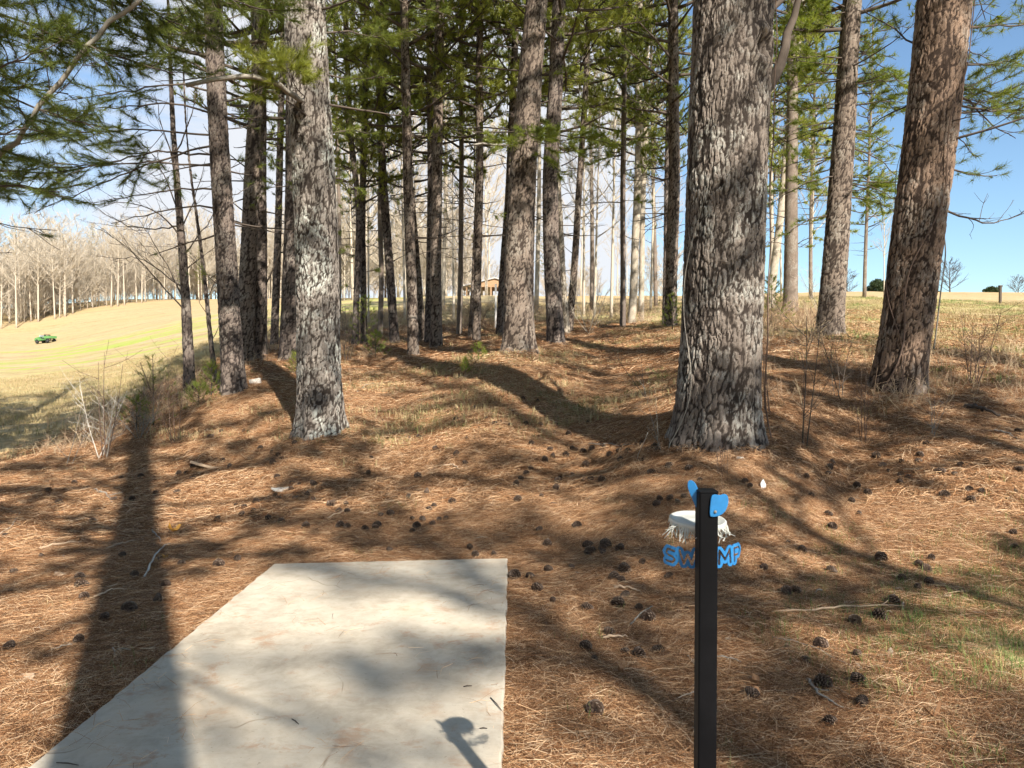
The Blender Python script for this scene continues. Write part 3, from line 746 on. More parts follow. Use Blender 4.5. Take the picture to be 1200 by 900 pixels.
# bare hardwoods among them (few leaves in winter)
# ------------------------------------------------------------------ limbs drawn one by one on the nearer pines
def limb(key, pts, r0, leaf=.0, nl=.15, nw=.0032, k=26, side=1.0, twl=.5, wood=None, every=.16, start=.2, hang=0.0, sides=6, light=False, tw_r=.0045):
    """pts: (px,py,depth offset from the trunk); the first point is set on the trunk's axis"""
    T = TREES[key]; b = T['b']; WD = MB(); ND = MB(); nw = nw * 1.5; k = int(k * 1.25); leaf = min(1, leaf * 1.25)
    Q = []
    for n_, (px, py, dz) in enumerate(pts):
        p = at(px, py, T['d'] + dz) - b
        if n_ == 0:
            cc = T['c'](np.array([p[2]]))[0]; p = np.array([cc[0], cc[1] + dz * 0, p[2]])
        Q.append(p)
    Q = np.array(Q); seg = np.r_[0, np.cumsum(np.linalg.norm(np.diff(Q, axis=0), axis=1))]; L = seg[-1]
    n = max(6, int(L / .16)); s = np.linspace(0, L, n)
    Pm = np.stack([np.interp(s, seg, Q[:, i]) for i in range(3)], 1)
    for _ in range(2): Pm[1:-1] = (Pm[:-2] + 2 * Pm[1:-1] + Pm[2:]) / 4
    Pm[1:-1] += np.random.normal(0, .012, (n - 2, 3))
    tube(WD, Pm, r0 * (1 - (.35 if wood == 'grey' else .75) * np.linspace(0, 1, n) ** .8), sides, mat=1 if wood == 'grey' else 0)
    cnt = int(L * (1 - start) / every); tp = []; td = []
    for j in range(cnt):
        t = start + (1 - start) * (j + random.random()) / cnt; q = t * (n - 1); i = min(int(q), n - 2)
        p = Pm[i] + (Pm[i + 1] - Pm[i]) * (q - i); dr = unit(Pm[i + 1] - Pm[i])
        a = math.atan2(dr[1], dr[0]) + (1 if j % 2 else -1) * random.uniform(.35, 1.15)
        e = math.asin(np.clip(dr[2], -1, 1)) * .6 + random.gauss(.08 - hang, .28)
        l2 = L * twl * random.uniform(.25, 1.0) * (1.15 - .7 * t); l2 = min(l2, 1.5)
        Qt = bend_curve(p, a, e, l2, 6, hang, .2, .13)
        rr = min(r0 * .35, tw_r * (1 + l2))
        tube(WD, Qt, np.linspace(rr, rr * .4, 6), 3, cap=False, mat=0)
        m2 = int(l2 * 4 * side)
        subs = [Qt]
        for _ in range(m2):
            tt = random.uniform(.2, .95) * 5; ii = min(int(tt), 4); p2 = Qt[ii] + (Qt[ii + 1] - Qt[ii]) * (tt - ii)
            Q2 = bend_curve(p2, a + random.choice((-1, 1)) * random.uniform(.4, 1.1), e + random.gauss(.1 - hang, .35), l2 * random.uniform(.2, .5), 4, hang, .2, .15)
            tube(WD, Q2, np.linspace(rr * .6, rr * .3, 4), 3, cap=False, mat=0); subs.append(Q2)
        for S in subs:
            if random.random() < leaf:
                m = len(S) - 1; ln = np.linalg.norm(np.diff(S, axis=0), axis=1).sum()
                for u in range(max(1, int(ln * .6 / .055))):
                    tt = m - u * .055 / max(ln, .01) * m; ii = int(np.clip(tt, 0, m - 1e-3))
                    tp.append(S[ii] + (S[ii + 1] - S[ii]) * (tt - ii)); td.append(unit(S[ii + 1] - S[ii]) + np.array([0, 0, .25 - hang]))
    lo = obj('limb', WD.mesh('limb', [M['twig'], M['twig_grey']]), T['root'])
    if tp:
        tufts(ND, np.array(tp), np.array(td), nl, nw, k, .6)
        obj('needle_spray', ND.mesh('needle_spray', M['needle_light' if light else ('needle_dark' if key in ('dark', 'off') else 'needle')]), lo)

L_ = limb
random.seed(11); np.random.seed(11)
# a pine just outside the frame on the left reaches in with low dark sprays
P('off', 'pine outside the left edge whose long lichened limbs and dark sprays hang into the picture', 9.2, [(-150, 640), (-150, 300), (-148, 0)], 34, 30, 20, 'bark_dark', 1, .9, flare=.3)
for pts, lf in (
    ([(-150, 20, 0), (-60, 20, -.3), (40, 45, -.5), (130, 60, -.6), (205, 88, -.7)], .9),
    ([(-150, -60, 0), (-40, -40, .3), (60, -12, .6), (160, 10, .6), (250, 30, .8)], .95),
    ([(-150, 120, 0), (-60, 118, .2), (20, 100, .4), (80, 110, .5)], .9),
    ([(-150, 190, 0), (-60, 190, .5), (20, 205, .8), (80, 200, 1.0)], .95),
    ([(-150, -110, 0), (-30, -90, -.6), (90, -60, -1.0), (220, -20, -1.2), (300, 10, -1.2)], .95),
    ([(-150, 60, 0), (-80, 70, -1.0), (-10, 80, -1.7), (50, 60, -2.2)], .9),
    ([(-150, 150, 0), (-90, 160, -.8), (-30, 160, -1.3), (30, 150, -1.6)], .85),
    ([(-150, -20, 0), (-40, 0, -.8), (60, 40, -1.2), (150, 70, -1.5)], .95), ([(-150, 80, 0), (-40, 90, -.4), (50, 130, -.8), (110, 150, -1.0)], .9), ([(-150, 230, 0), (-60, 225, -.3), (10, 215, -.6), (70, 225, -.8)], .95),
    ([(-150, -80, 0), (-20, -60, -.2), (110, -20, -.4), (230, 40, -.5)], .95), ([(-150, 170, 0), (-50, 200, .2), (40, 225, .3), (100, 215, .4)], .9)):
    L_('off', pts, .028, lf, k=24, twl=.34, every=.12, hang=.08)
L_('off', [(-150, 300, 0), (-60, 240, -.6), (20, 165, -1.0), (80, 82, -1.2), (125, 32, -1.3), (172, -8, -1.3)], .036, .12, wood='grey', twl=.3, every=.3)
# dark pine: tiers of long dead limbs, living ends on the left
for y0, y1, y2, xe, lf, up in ((108, 98, 120, 60, .55, 0), (160, 152, 156, 0, .75, 0), (196, 190, 200, 0, .9, 0), (168, 185, 250, 40, .1, 0), (222, 220, 238, 110, .15, 0), (245, 240, 262, 130, .1, 0),
                         (60, 40, 25, 110, .8, 0), (90, 62, 66, 90, .7, 0), (135, 120, 130, 70, .35, 0), (20, -5, -30, 120, .9, 0), (275, 280, 300, 175, .05, 0), (182, 176, 215, 20, .8, 0)):
    dz = random.uniform(-.9, .3)
    L_('dark', [(258, y0, 0), (258 - (258 - xe) * .3, y1, dz * .4), (258 - (258 - xe) * .65, (y1 + y2) / 2, dz * .8), (xe, y2, dz)], .02, lf, k=22, twl=.42, every=.13, start=.22, hang=.08, tw_r=.0038)
for y0, xe, ye in ((70, 330, 30), (150, 318, 140), (230, 300, 215), (310, 240, 330), (340, 228, 300), (200, 310, 170), (30, 320, -10)):
    L_('dark', [(259, y0, 0), ((259 + xe) / 2, (y0 + ye) / 2 + 6, .3), (xe, ye, .6)], .012, .35, k=18, twl=.4, every=.14)
# big lichened stub limb of the left pine, with a bright needle spray in front
L_('left', [(362, 124, 0), (345, 112, -.5), (315, 92, -1.0), (290, 86, -1.2), (240, 95, -1.4), (218, 100, -1.5)], .042, 0, wood='grey', twl=.12, every=.5)
L_('left', [(352, 112, -.2), (340, 95, -.9), (336, 78, -1.3)], .01, 1, k=34, twl=.7, every=.05, start=.3, light=True)
L_('left', [(362, 60, 0), (330, 85, -.8), (318, 70, -1.4)], .01, 1, k=30, twl=.6, every=.06, start=.4, light=True)
for pts, lf in (([(358, 20, 0), (330, -5, -.3), (280, -40, -.6)], .6), ([(362, 40, 0), (400, 35, .4), (450, 45, .9), (500, 30, 1.3)], .85), ([(362, 80, 0), (410, 95, .5), (450, 90, 1.0)], .8), ([(360, 0, 0), (420, -15, .2), (480, 5, .6), (530, 20, .8)], .9),
                ([(366, 165, 0), (400, 150, .5), (435, 158, 1.0)], .75), ([(358, -30, 0), (430, -50, -.5), (500, -20, -.8)], .9), ([(358, -30, 0), (300, -30, -.8), (240, 0, -1.2), (190, 30, -1.6)], .9), ([(366, 210, 0), (395, 205, .6), (425, 225, 1.0)], .6)):
    L_('left', pts, .018, lf, k=22, twl=.4, every=.12, hang=.03)
L_('lb1', [(303, 60, 0), (270, 40, -.5), (230, 50, -1)], .016, .85, k=18, nw=.005)
L_('lb1', [(297, 170, 0), (320, 190, -.4), (335, 220, -.6)], .012, .85, k=18, nw=.005)
L_('lb3', [(344, 150, 0), (395, 140, .3), (430, 170, .5)], .014, .9, k=18, nw=.006)
L_('lb3', [(344, 220, 0), (318, 215, -.3), (296, 240, -.4)], .014, .8, k=18, nw=.006)
L_('lb2', [(303, 350, 0), (318, 320, 0), (332, 285, 0)], .03, .1, twl=.3)
for y0, xe, ye in ((90, 415, 60), (120, 430, 110), (60, 380, 20), (190, 405, 200), (250, 400, 275)):
    L_('lb3', [(345, y0, 0), ((345 + xe) / 2, (y0 + ye) / 2, .4), (xe, ye, .8)], .014, .9, k=16, nw=.006, every=.12)
# young dense tops between the left pine and the centre
for key, x0, sp in (('m1', 415, ((300, 395), (270, 440), (250, 398), (200, 385), (180, 445), (340, 405), (130, 380))), ('m2', 427, ((320, 445), (150, 460), (170, 400), (210, 470))), ('m3', 450, ((130, 480), (110, 420), (160, 405), (235, 470), (90, 470)))):
    for y0, xe in sp:
        L_(key, [(x0, y0, 0), ((x0 + xe) / 2, y0 - 4, .3), (xe, y0 + random.uniform(-14, 8), .5)], .014, .85, k=14, nw=.008, nl=.17, every=.14, twl=.6)
# centre pine: twisted bare limbs left, a hanging green spray at mid height
L_('centre', [(612, 168, 0), (585, 172, -.3), (565, 165, -.4), (545, 172, -.5)], .03, .05, wood='grey', twl=.2, every=.3)
L_('centre', [(612, 155, 0), (590, 152, .3), (560, 148, .4), (535, 155, .6), (520, 145, .6)], .026, .05, twl=.3, every=.25)
for pts in ([(612, 165, 0), (640, 168, -.5), (680, 160, -.8), (715, 168, -1)], [(612, 180, 0), (590, 165, -.6), (565, 160, -.8)], [(612, 150, 0), (620, 160, -.8), (640, 165, -1.3)],
            [(612, 175, 0), (650, 195, -.4), (665, 205, -.6)]):
    L_('centre', pts, .016, .95, k=22, nw=.006, nl=.17, every=.10, twl=.55, hang=.05)
for y0, xe, ye in ((60, 570, 50), (30, 680, 15), (10, 560, -10), (90, 660, 80)):
    L_('centre', [(622, y0, 0), ((622 + xe) / 2, (y0 + ye) / 2, -.3), (xe, ye, -.5)], .018, .6, k=16, nw=.006, every=.14)
for y0, xe, ye, lf in ((115, 700, 130, .8), (90, 705, 95, .7), (170, 700, 185, .9), (180, 735, 170, .95), (60, 690, 40, .7), (245, 720, 236, .05), (265, 700, 262, .0)):
    L_('c2', [(646, y0, 0), ((646 + xe) / 2, (y0 + ye) / 2, -.2), (xe, ye, -.3)], .016, lf, k=16, nw=.007, nl=.17, every=.12, twl=.45)
L_('m14', [(730, 160, 0), (755, 175, -.3), (775, 190, -.4)], .016, .95, k=18, nw=.009, nl=.18, every=.12)
L_('m14', [(730, 175, 0), (710, 185, -.3), (690, 190, -.4)], .016, .95, k=18, nw=.009, nl=.18, every=.12)
L_('m14', [(730, 235, 0), (745, 234, -.3), (765, 238, -.4)], .012, .9, k=16, nw=.009, every=.14)
L_('m8', [(540, 240, 0), (530, 246, 0), (520, 250, 0)], .012, .9, k=16, nw=.009, every=.12)
L_('m10', [(561, 240, 0), (575, 250, 0), (590, 250, 0)], .012, .9, k=16, nw=.009, every=.12)
for key, x0 in (('m4', 477), ('m6', 505), ('m7', 512), ('m10', 562), ('m17', 789), ('m13', 676), ('m8', 541), ('m11', 596)):
    for j in range(11):
        y0 = random.uniform(10, 320); sg = random.choice((-1, 1)); ln = random.uniform(18, 70) * (1 if y0 > 130 else 1.3)
        L_(key, [(x0, y0, 0), (x0 + sg * ln * .5, y0 - random.uniform(-8, 12), .2), (x0 + sg * ln, y0 - random.uniform(-22, 30), .4)], .014, .0 if y0 > 150 else .6, k=14, nw=.008, twl=.45, every=.2)
# limbed pine right of the huge trunk
for y0, xe, ye, lf in ((20, 1080, -20, .4), (45, 1075, 30, .5), (95, 900, 115, .3), (68, 905, 72, .2), (128, 895, 135, .1), (140, 890, 178, .15), (125, 1060, 120, .6), (150, 1050, 175, .3), (35, 900, 20, .7), (170, 1060, 215, .2),
                     (205, 900, 240, .25), (215, 1055, 235, .1), (230, 1050, 250, .05), (60, 1050, 70, .7), (100, 1065, 95, .7), (10, 930, -15, .8), (185, 905, 200, .5), (150, 920, 160, .3), (80, 1040, 40, .75), (250, 900, 285, .15)):
    x0 = 989
    lf = min(1, lf * 1.7 + .1)
    L_('r2', [(x0, y0, 0), (x0 + (xe - x0) * .5, y0 + (ye - y0) * .35 - 4, random.uniform(-.4, .4)), (xe, ye, random.uniform(-.8, .8))], .019, lf, k=16, nw=.006, nl=.16, every=.14, twl=.4, tw_r=.006)
for y0, xe, ye, lf in ((30, 895, 10, .9), (90, 975, 70, .9), (140, 960, 150, .7), (200, 965, 190, .6), (60, 970, 30, .9), (170, 895, 150, .6), (240, 960, 232, .3)):
    L_('m19', [(928, y0, 0), ((928 + xe) / 2, (y0 + ye) / 2, .2), (xe, ye, .4)], .02, lf, k=16, nw=.009, nl=.18, every=.15, light=True)
random.seed(19)
for _ in range(20):
    y0 = random.uniform(5, 235); sg = random.choice((-1, 1, 1)); ln = random.uniform(35, 85)
    limb('r2', [(989, y0, 0), (989 + sg * ln * .5, y0 + random.uniform(-12, 6), random.uniform(-.5, .5)), (989 + sg * ln, y0 + random.uniform(-25, 30), random.uniform(-1, 1))], .016, .8, k=18, nw=.007, nl=.17, every=.13, twl=.45)
for _ in range(22):
    y0 = random.uniform(0, 300); sg = random.choice((-1, 1)); ln = random.uniform(25, 70)
    limb('m19', [(928, y0, 0), (928 + sg * ln * .5, y0 + random.uniform(-12, 6), random.uniform(-.5, .5)), (928 + sg * ln, y0 + random.uniform(-25, 25), random.uniform(-1, 1))], .018, .9 if y0 < 230 else .4, k=18, nw=.010, nl=.19, every=.17, twl=.45, light=True)
for _ in range(9):
    y0 = random.uniform(0, 170); ln = random.uniform(30, 85)
    limb('right', [(1100, y0, 0), (1100 + ln * .6, y0 + random.uniform(-8, 12), .3), (1110 + ln, y0 + random.uniform(-8, 40), .6)], .014, .7, k=18, nw=.004, nl=.13, every=.13, twl=.4)
# right pine: long thin limbs with hanging sprays against the sky
for y0, pts, lf in ((30, [(1150, 32), (1200, 28), (1260, 20)], .8), (20, [(1140, -10), (1190, -8), (1250, 20)], .9), (105, [(1140, 104), (1180, 112), (1240, 120)], .6), (118, [(1140, 128), (1190, 130), (1250, 125)], .55),
                    (130, [(1130, 133), (1170, 128), (1230, 140)], .5), (95, [(1135, 118), (1165, 150), (1190, 162)], .4), (190, [(1125, 200), (1145, 208), (1168, 206)], .85), (235, [(1130, 255), (1165, 262), (1200, 250)], 0.0),
                    (70, [(1060, 45), (1030, 20), (1000, 10)], .4), (110, [(1062, 120), (1040, 135), (1020, 150)], .5), (60, [(1150, 80), (1180, 70), (1230, 90)], .5)):
    L_('right', [(1092, y0, 0)] + [(x, y, (i + 1) * .25) for i, (x, y) in enumerate(pts)], .02, lf, k=18, nw=.0035, nl=.13, every=.12, twl=.38, tw_r=.004)
# big pine: broken stub and a rising limb at its right shoulder
L_('big', [(858, 150, 0), (895, 112, .0), (918, 70, .05), (932, 10, .1), (940, -60, .1)], .085, 0, twl=.02, every=3, sides=12)
L_('big', [(858, 30, 0), (900, 22, .1), (918, -8, .2), (960, -60, .3)], .05, 0.1, twl=.3, every=.5, sides=8)
L_('big', [(855, 175, 0), (800, 155, .3), (770, 105, .6), (752, 60, .8)], .008, .0, twl=.5, every=.3)
# crowns above the frame for the near pines
for key, ci, s in (('big', 2, 1.25), ('right', 0, 1.1), ('dark', 1, .9)):
    T = TREES[key]; cw, cn_ = CROWN[ci]
    for nm, me in (('limbs', cw), ('needles', cn_)):
        o = obj(nm, me, T['root']); k_ = T['H'] / 20; o.scale = (s * k_, s * k_, k_)
        xl_ = T['c'](np.array([T['H'] * .99]))[0]; o.rotation_euler = (Matrix.Rotation(math.atan2(xl_[0], T['H']), 3, 'Y') @ Matrix.Rotation(1.3 * ci, 3, 'Z')).to_euler()

# thin dry vines winding round the orange-barked pine and up the huge trunk
def vine(key, a0, turns, z0, z1, r, label, mat='twig_grey', off=.012):
    T = TREES[key]; n = 60; z = np.linspace(z0, z1, n); a = a0 + turns * 2 * PI * np.linspace(0, 1, n) + .25 * np.sin(z * 3)
    rr = T['rad'](z) * (1 + .24 * np.exp(-np.maximum(z, 0) / .3)) + off + .012; c = T['c'](z)
    mb = MB(); tube(mb, np.c_[c[:, 0] + rr * np.cos(a), c[:, 1] + rr * np.sin(a), z], np.linspace(r, r * .5, n), 5)
    o = obj('vine', mb.mesh('vine', M[mat]), None, tuple(T['b'])); tag(o, label, 'vine', 'dry vines climbing the pine trunks')
vine('right', -2.6, .35, -.05, 5.6, .012, 'dry vine curving up the shady left side of the orange-barked pine', 'twig_red', .02)
vine('right', -1.0, .45, .6, 5.2, .010, 'pale vine winding round the sunny side of the orange-barked pine', 'twig_grey', .02)
vine('right', -2.0, -.3, .0, 3.4, .008, 'short thin vine crossing the front of the orange-barked pine', 'twig_red', .02)
vine('big', -.35, .02, -.1, 5.4, .009, 'thin brown vine running straight up the right side of the huge pine', 'twig_red', .02)
vine('big', -2.75, .03, -.1, 2.6, .006, 'thin pale vine at the left edge of the huge pine', 'twig_grey', .02)

# ------------------------------------------------------------------ pines behind the photographer: they shade the foreground
def back_pine(x, y, H, r, ci, cs, label):
    b = (x, y, gz(x, y) - .1); root = thing('pine_tree', label, 'pine tree', b, 'pines behind the photographer')
    mb = MB(); z = np.linspace(-.2, H, 40)
    rr = r * np.clip(1 - np.maximum(z, 0) / H * .85, .05, 1) * (1 + .3 * np.exp(-np.maximum(z, 0) / .3))
    tube(mb, np.c_[.1 * np.sin(z * .25), .08 * np.cos(z * .3) - .08, z], rr, 20, bk=.8, pr=.5)
    obj('trunk', mb.mesh('back_trunk', M['bark_mid']), root)
    for nm, me in zip(('limbs', 'needles'), CROWN[ci]):
        o = obj(nm, me, root); s = H / 20; o.scale = (cs * s, cs * s, s); o.rotation_euler.z = x * 1.7 + y
for a in ((1.62, -3.9, 22, .335, 0, 1.1), (7.4, -4.6, 21, .11, 1, .85), (-6.6, 1.2, 22, .26, 0, 1.2), (-4.4, -1.8, 21, .24, 2, 1.0), (10.4, -16.8, 23, .22, 2, 1.0), (-2.6, -8.0, 22, .28, 1, 1.0), (10.5, -3.5, 21, .27, 2, 1.0), (-9.0, -17.0, 24, .3, 0, 1.15), (-8.5, -5.5, 22, .28, 3, 1.2),
          (16.5, -13.0, 23, .3, 1, 1.1), (16, -5, 21, .25, 0, 1.0), (-5, -15, 22, .3, 2, 1.1), (-9.5, 4.5, 21, .27, 0, 1.15)):
    back_pine(*a, 'pine standing behind the photographer that shades the foreground')

# ------------------------------------------------------------------ bare hardwoods
def bare_mesh(seed, H=16, nl=24, spread=.33, fork=.35, r0=.16, tw=.018, sub=7, mat='twig_pale', up=.9):
    random.seed(seed); mb = MB()
    P0 = bend_curve((0, 0, -.3), random.random() * 6, PI / 2 - .03, H, 12, 0, 0, .02)
    tube(mb, P0, r0 * (1 - .88 * np.linspace(0, 1, 12) ** .9), 6, bk=.8, pr=.6)
    for i in range(nl):
        t = fork + (1 - fork) * (i + .5) / nl; q = t * 11; k = min(int(q), 10); p = P0[k] + (P0[k + 1] - P0[k]) * (q - k)
        a = i * 2.4 + random.random(); L = H * spread * (1.1 - .75 * t) * random.uniform(.7, 1.2)
        B = bend_curve(p, a, random.uniform(.35, up), L, 6, 0, .5, .12); r = r0 * (1 - t * .8) * .38 + .01
        tube(mb, B, np.linspace(r, max(tw * .6, r * .3), 6), 4, cap=False, bk=.8, pr=.6)
        for _ in range(sub):
            tt = random.uniform(.25, 1) * 5; ii = min(int(tt), 4); p2 = B[ii] + (B[ii + 1] - B[ii]) * (tt - ii)
            C_ = bend_curve(p2, a + random.uniform(-1.1, 1.1), random.uniform(.2, 1.2), L * random.uniform(.25, .5), 4, 0, .4, .15)
            tube(mb, C_, np.linspace(tw, tw * .5, 4), 3, cap=False, bk=.8, pr=.6)
            for _ in range(2):
                p3 = C_[random.choice((1, 2, 3))]
                D_ = bend_curve(p3, a + random.uniform(-1.6, 1.6), random.uniform(.1, 1.2), L * random.uniform(.12, .25), 3, 0, .3, .15)
                tube(mb, D_, np.linspace(tw * .6, tw * .4, 3), 3, cap=False, bk=.8, pr=.6)
    return mb.mesh('bare_tree', M[mat])
BARE = [bare_mesh(s, **kw) for s, kw in ((21, dict(tw=.030)), (22, dict(H=15, spread=.28, tw=.028, fork=.45)), (23, dict(H=17, spread=.38, tw=.03, fork=.3)), (24, dict(H=14, spread=.3, tw=.028)), (25, dict(H=16, fork=.55, tw=.028, nl=18)))]
BARE2 = [bare_mesh(s, **kw) for s, kw in ((31, dict(tw=.017, r0=.12, spread=.26)), (32, dict(H=15, spread=.28, tw=.016, r0=.10, fork=.3)), (33, dict(H=17, spread=.24, tw=.017, r0=.13)))]
def bare(proto, x, y, H, label, group, rz=None, name='bare_tree', h0=16, s=1.0):
    o = obj(name, proto, None, (x, y, gz(x, y))); sc_ = H / h0; o.scale = (sc_ * s, sc_ * s, sc_); o.rotation_euler.z = random.random() * 6.28 if rz is None else rz
    return tag(o, label, 'bare tree', group)
random.seed(5)
LEFTL = ('bare pale trunk in the wood along the far edge of the left pasture', 'bare trees of the wood beyond the left pasture')
n = 0
while n < 230:
    d_ = random.uniform(0, 1) ** 1.3 * 50
    px = random.uniform(-110, 345)
    base = np.interp(px, [-110, 0, 60, 150, 250, 345], [112, 118, 126, 140, 152, 150])
    dd_ = base + d_; x = (px - 600) / F * dd_
    bare(random.choice(BARE), x, dd_, random.uniform(12, 18.5), *LEFTL); n += 1
n = 0
while n < 34:
    px = random.uniform(385, 790); dd_ = random.uniform(58, 96) if px < 640 else random.uniform(62, 110); x = (px - 600) / F * dd_
    H = random.uniform(12, 18) if px < 640 else random.uniform(7, 13)
    bare(random.choice(BARE if px < 600 else BARE2), x, dd_, H, 'slender bare winter tree on the ridge behind the pine rows', 'bare winter trees along the ridge'); n += 1
for px, dd_, H, l in ((716, 30, 12, 'bare whitish sapling trunk forking low behind the clearing'), (696, 31, 12, 'thin whitish bare tree leaning left beyond the clearing'), (684, 33, 11, 'thin bare tree beside the leaning whitish one'),
                      (762, 34, 11, 'thin bare tree left of the level-limbed grey pine'), (532, 33, 10, 'thin bare tree behind the very slim pine'), (475, 34, 11, 'thin bare tree standing in the dip behind the pine ranks'), (432, 34, 11, 'thin bare tree behind the leftmost slim pines'),
                      (948, 38, 10, 'bare tree between the cream trunk and the limbed pine'), (893, 36, 11, 'bare tree hard against the right edge of the huge pine'), (915, 45, 12, 'bare tree furthest back right of the huge pine'), (1035, 40, 7, 'small bare tree left of the orange-barked pine')):
    x = (px - 600) / F * dd_; bare(random.choice(BARE2), x, dd_, H, l, None, s=.85)
rm = bare_mesh(41, H=10, nl=26, spread=.55, fork=.12, r0=.2, tw=.035, sub=9, mat='twig', up=1.1)
for px, dd_, H, l in ((1112, 95, 4.2, 'small round-headed bare tree on the skyline right of the orange-barked pine'), (1192, 110, 3.0, 'low bare tree on the skyline at the right edge'), (1070, 150, 3.5, 'faint bare tree low on the skyline beside the orange-barked pine'), (992, 130, 5.0, 'faint bare tree on the skyline beside the limbed pine')):
    x = (px - 600) / F * dd_; o = bare(rm, x, dd_, H, l, None, h0=10, s=1.25)
# lighter pines standing further back behind the clearing and to the right
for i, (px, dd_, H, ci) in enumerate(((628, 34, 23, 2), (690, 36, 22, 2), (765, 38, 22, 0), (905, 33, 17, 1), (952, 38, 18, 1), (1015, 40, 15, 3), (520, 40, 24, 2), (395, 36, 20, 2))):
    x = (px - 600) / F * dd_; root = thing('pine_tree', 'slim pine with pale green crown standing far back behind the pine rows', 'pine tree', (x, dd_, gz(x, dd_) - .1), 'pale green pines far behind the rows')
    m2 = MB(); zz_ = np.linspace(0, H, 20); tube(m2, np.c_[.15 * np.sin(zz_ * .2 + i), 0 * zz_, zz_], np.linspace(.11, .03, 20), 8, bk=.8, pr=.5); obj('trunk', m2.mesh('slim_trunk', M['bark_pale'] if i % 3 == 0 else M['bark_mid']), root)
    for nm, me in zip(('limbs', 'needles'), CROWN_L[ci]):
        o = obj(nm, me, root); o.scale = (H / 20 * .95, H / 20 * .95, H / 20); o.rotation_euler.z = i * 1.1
# evergreen bushes on the skyline
def bush(px, dd_, wpx, hpx, label):
    mb = MB(); x = (px - 600) / F * dd_; W_ = wpx / F * dd_; H_ = hpx / F * dd_
    n_ = 500; a = rng.random(n_) * 6.28; rr = np.sqrt(rng.random(n_)); z = rng.random(n_) ** .8
    prof = np.sqrt(np.clip(1 - z ** 2, 0, 1)) * (.75 + .35 * vnoise(a * 2, z * 4, 4))
    Pp = np.c_[rr * prof * np.cos(a) * W_ / 2, rr * prof * np.sin(a) * W_ / 2, z * H_]
    tufts(mb, Pp, Pp - np.array([0, 0, -.3]), H_ * .22, H_ * .05, 10, .8)
    for _ in range(9):
        a0_ = random.random() * 6.28; q0 = random.uniform(.3, .95); c0 = np.array([math.cos(a0_) * W_ / 2 * q0, math.sin(a0_) * W_ / 2 * q0, H_ * random.uniform(.5, 1.0) * (1.15 - q0 * .5)]); tufts(mb, c0 + rng.normal(0, H_ * .10, (18, 3)), rng.normal(0, 1, (18, 3)) + [0, 0, 1], H_ * .2, H_ * .05, 8, .8)
    root = thing('evergreen_bush', label, 'bush', (x, dd_, gz(x, dd_)))
    obj('foliage', mb.mesh('bush_foliage', M['evergreen']), root)
    m2 = MB(); tube(m2, [(0, 0, -.2), (0, 0, H_ * .7)], [H_ * .05, H_ * .02], 5); obj('stem', m2.mesh('bush_stem', M['twig']), root)
bush(1027, 85, 24, 15, 'dark evergreen bush on the skyline left of the orange-barked pine')
bush(1160, 100, 22, 10, 'low wide evergreen bush on the skyline near the far post')
bush(1098, 120, 12, 8, 'tiny evergreen bush on the skyline beside the orange-barked pine')
# far conifers inside the left wood and on the ridge
for px, dd_, H in ((215, 150, 13), (185, 158, 11), (236, 148, 12), (452, 92, 9), (522, 98, 5), (640, 95, 11), (20, 150, 18), (110, 160, 17)):
    x = (px - 600) / F * dd_; root = thing('distant_pine', 'dull green pine among the bare trees on the far ridge', 'pine tree', (x, dd_, gz(x, dd_)), 'far pines among the bare trees')
    m2 = MB(); tube(m2, [(0, 0, -.3), (0, 0, H * .95)], [.16, .03], 6, bk=.8, pr=.5); obj('trunk', m2.mesh('far_trunk', M['bark_mid']), root)
    o = obj('crown', CROWN[3][1], root); o.scale = (H / 20 * .9, H / 20 * .9, H / 20 )
# ------------------------------------------------------------------ scatters nobody could count (straw, grass, brush)
def scatter(name, P, rot, scl, idx, protos, label, cat):
    me = bpy.data.meshes.new(name + '_points'); me.vertices.add(len(P)); me.vertices.foreach_set('co', np.asarray(P, np.float32).ravel())
    a = me.attributes.new('rot', 'FLOAT_VECTOR', 'POINT'); a.data.foreach_set('vector', np.asarray(rot, np.float32).ravel())
    a = me.attributes.new('scl', 'FLOAT', 'POINT'); a.data.foreach_set('value', np.asarray(scl, np.float32))
    a = me.attributes.new('idx', 'INT', 'POINT'); a.data.foreach_set('value', np.asarray(idx, np.int32))
    c = bpy.data.collections.new(name + '_kinds')
    for i, m in enumerate(protos):
        o = bpy.data.objects.new('%s_kind_%02d' % (name, i), m); c.objects.link(o)
    g = bpy.data.node_groups.new(name, 'GeometryNodeTree')
    g.interface.new_socket('Geometry', in_out='INPUT', socket_type='NodeSocketGeometry'); g.interface.new_socket('Geometry', in_out='OUTPUT', socket_type='NodeSocketGeometry')
    gi = g.nodes.new('NodeGroupInput'); go = g.nodes.new('NodeGroupOutput'); ip = g.nodes.new('GeometryNodeInstanceOnPoints'); ci = g.nodes.new('GeometryNodeCollectionInfo')
    ci.inputs['Collection'].default_value = c; ci.inputs['Separate Children'].default_value = True; ci.inputs['Reset Children'].default_value = True
    ip.inputs['Pick Instance'].default_value = True
    def na(nm, ty):
        n = g.nodes.new('GeometryNodeInputNamedAttribute'); n.data_type = ty; n.inputs['Name'].default_value = nm
        return [o for o in n.outputs if o.enabled and o.name == 'Attribute'][0]
    L = g.links.new
    L(gi.outputs[0], ip.inputs['Points']); L(ci.outputs[0], ip.inputs['Instance']); L(na('idx', 'INT'), ip.inputs['Instance Index'])
    L(na('rot', 'FLOAT_VECTOR'), ip.inputs['Rotation']); L(na('scl', 'FLOAT'), ip.inputs['Scale']); L(ip.outputs[0], go.inputs[0])
    o = obj(name, me); md = o.modifiers.new('scatter', 'NODES'); md.node_group = g
    return tag(o, label, cat, None, 'stuff')

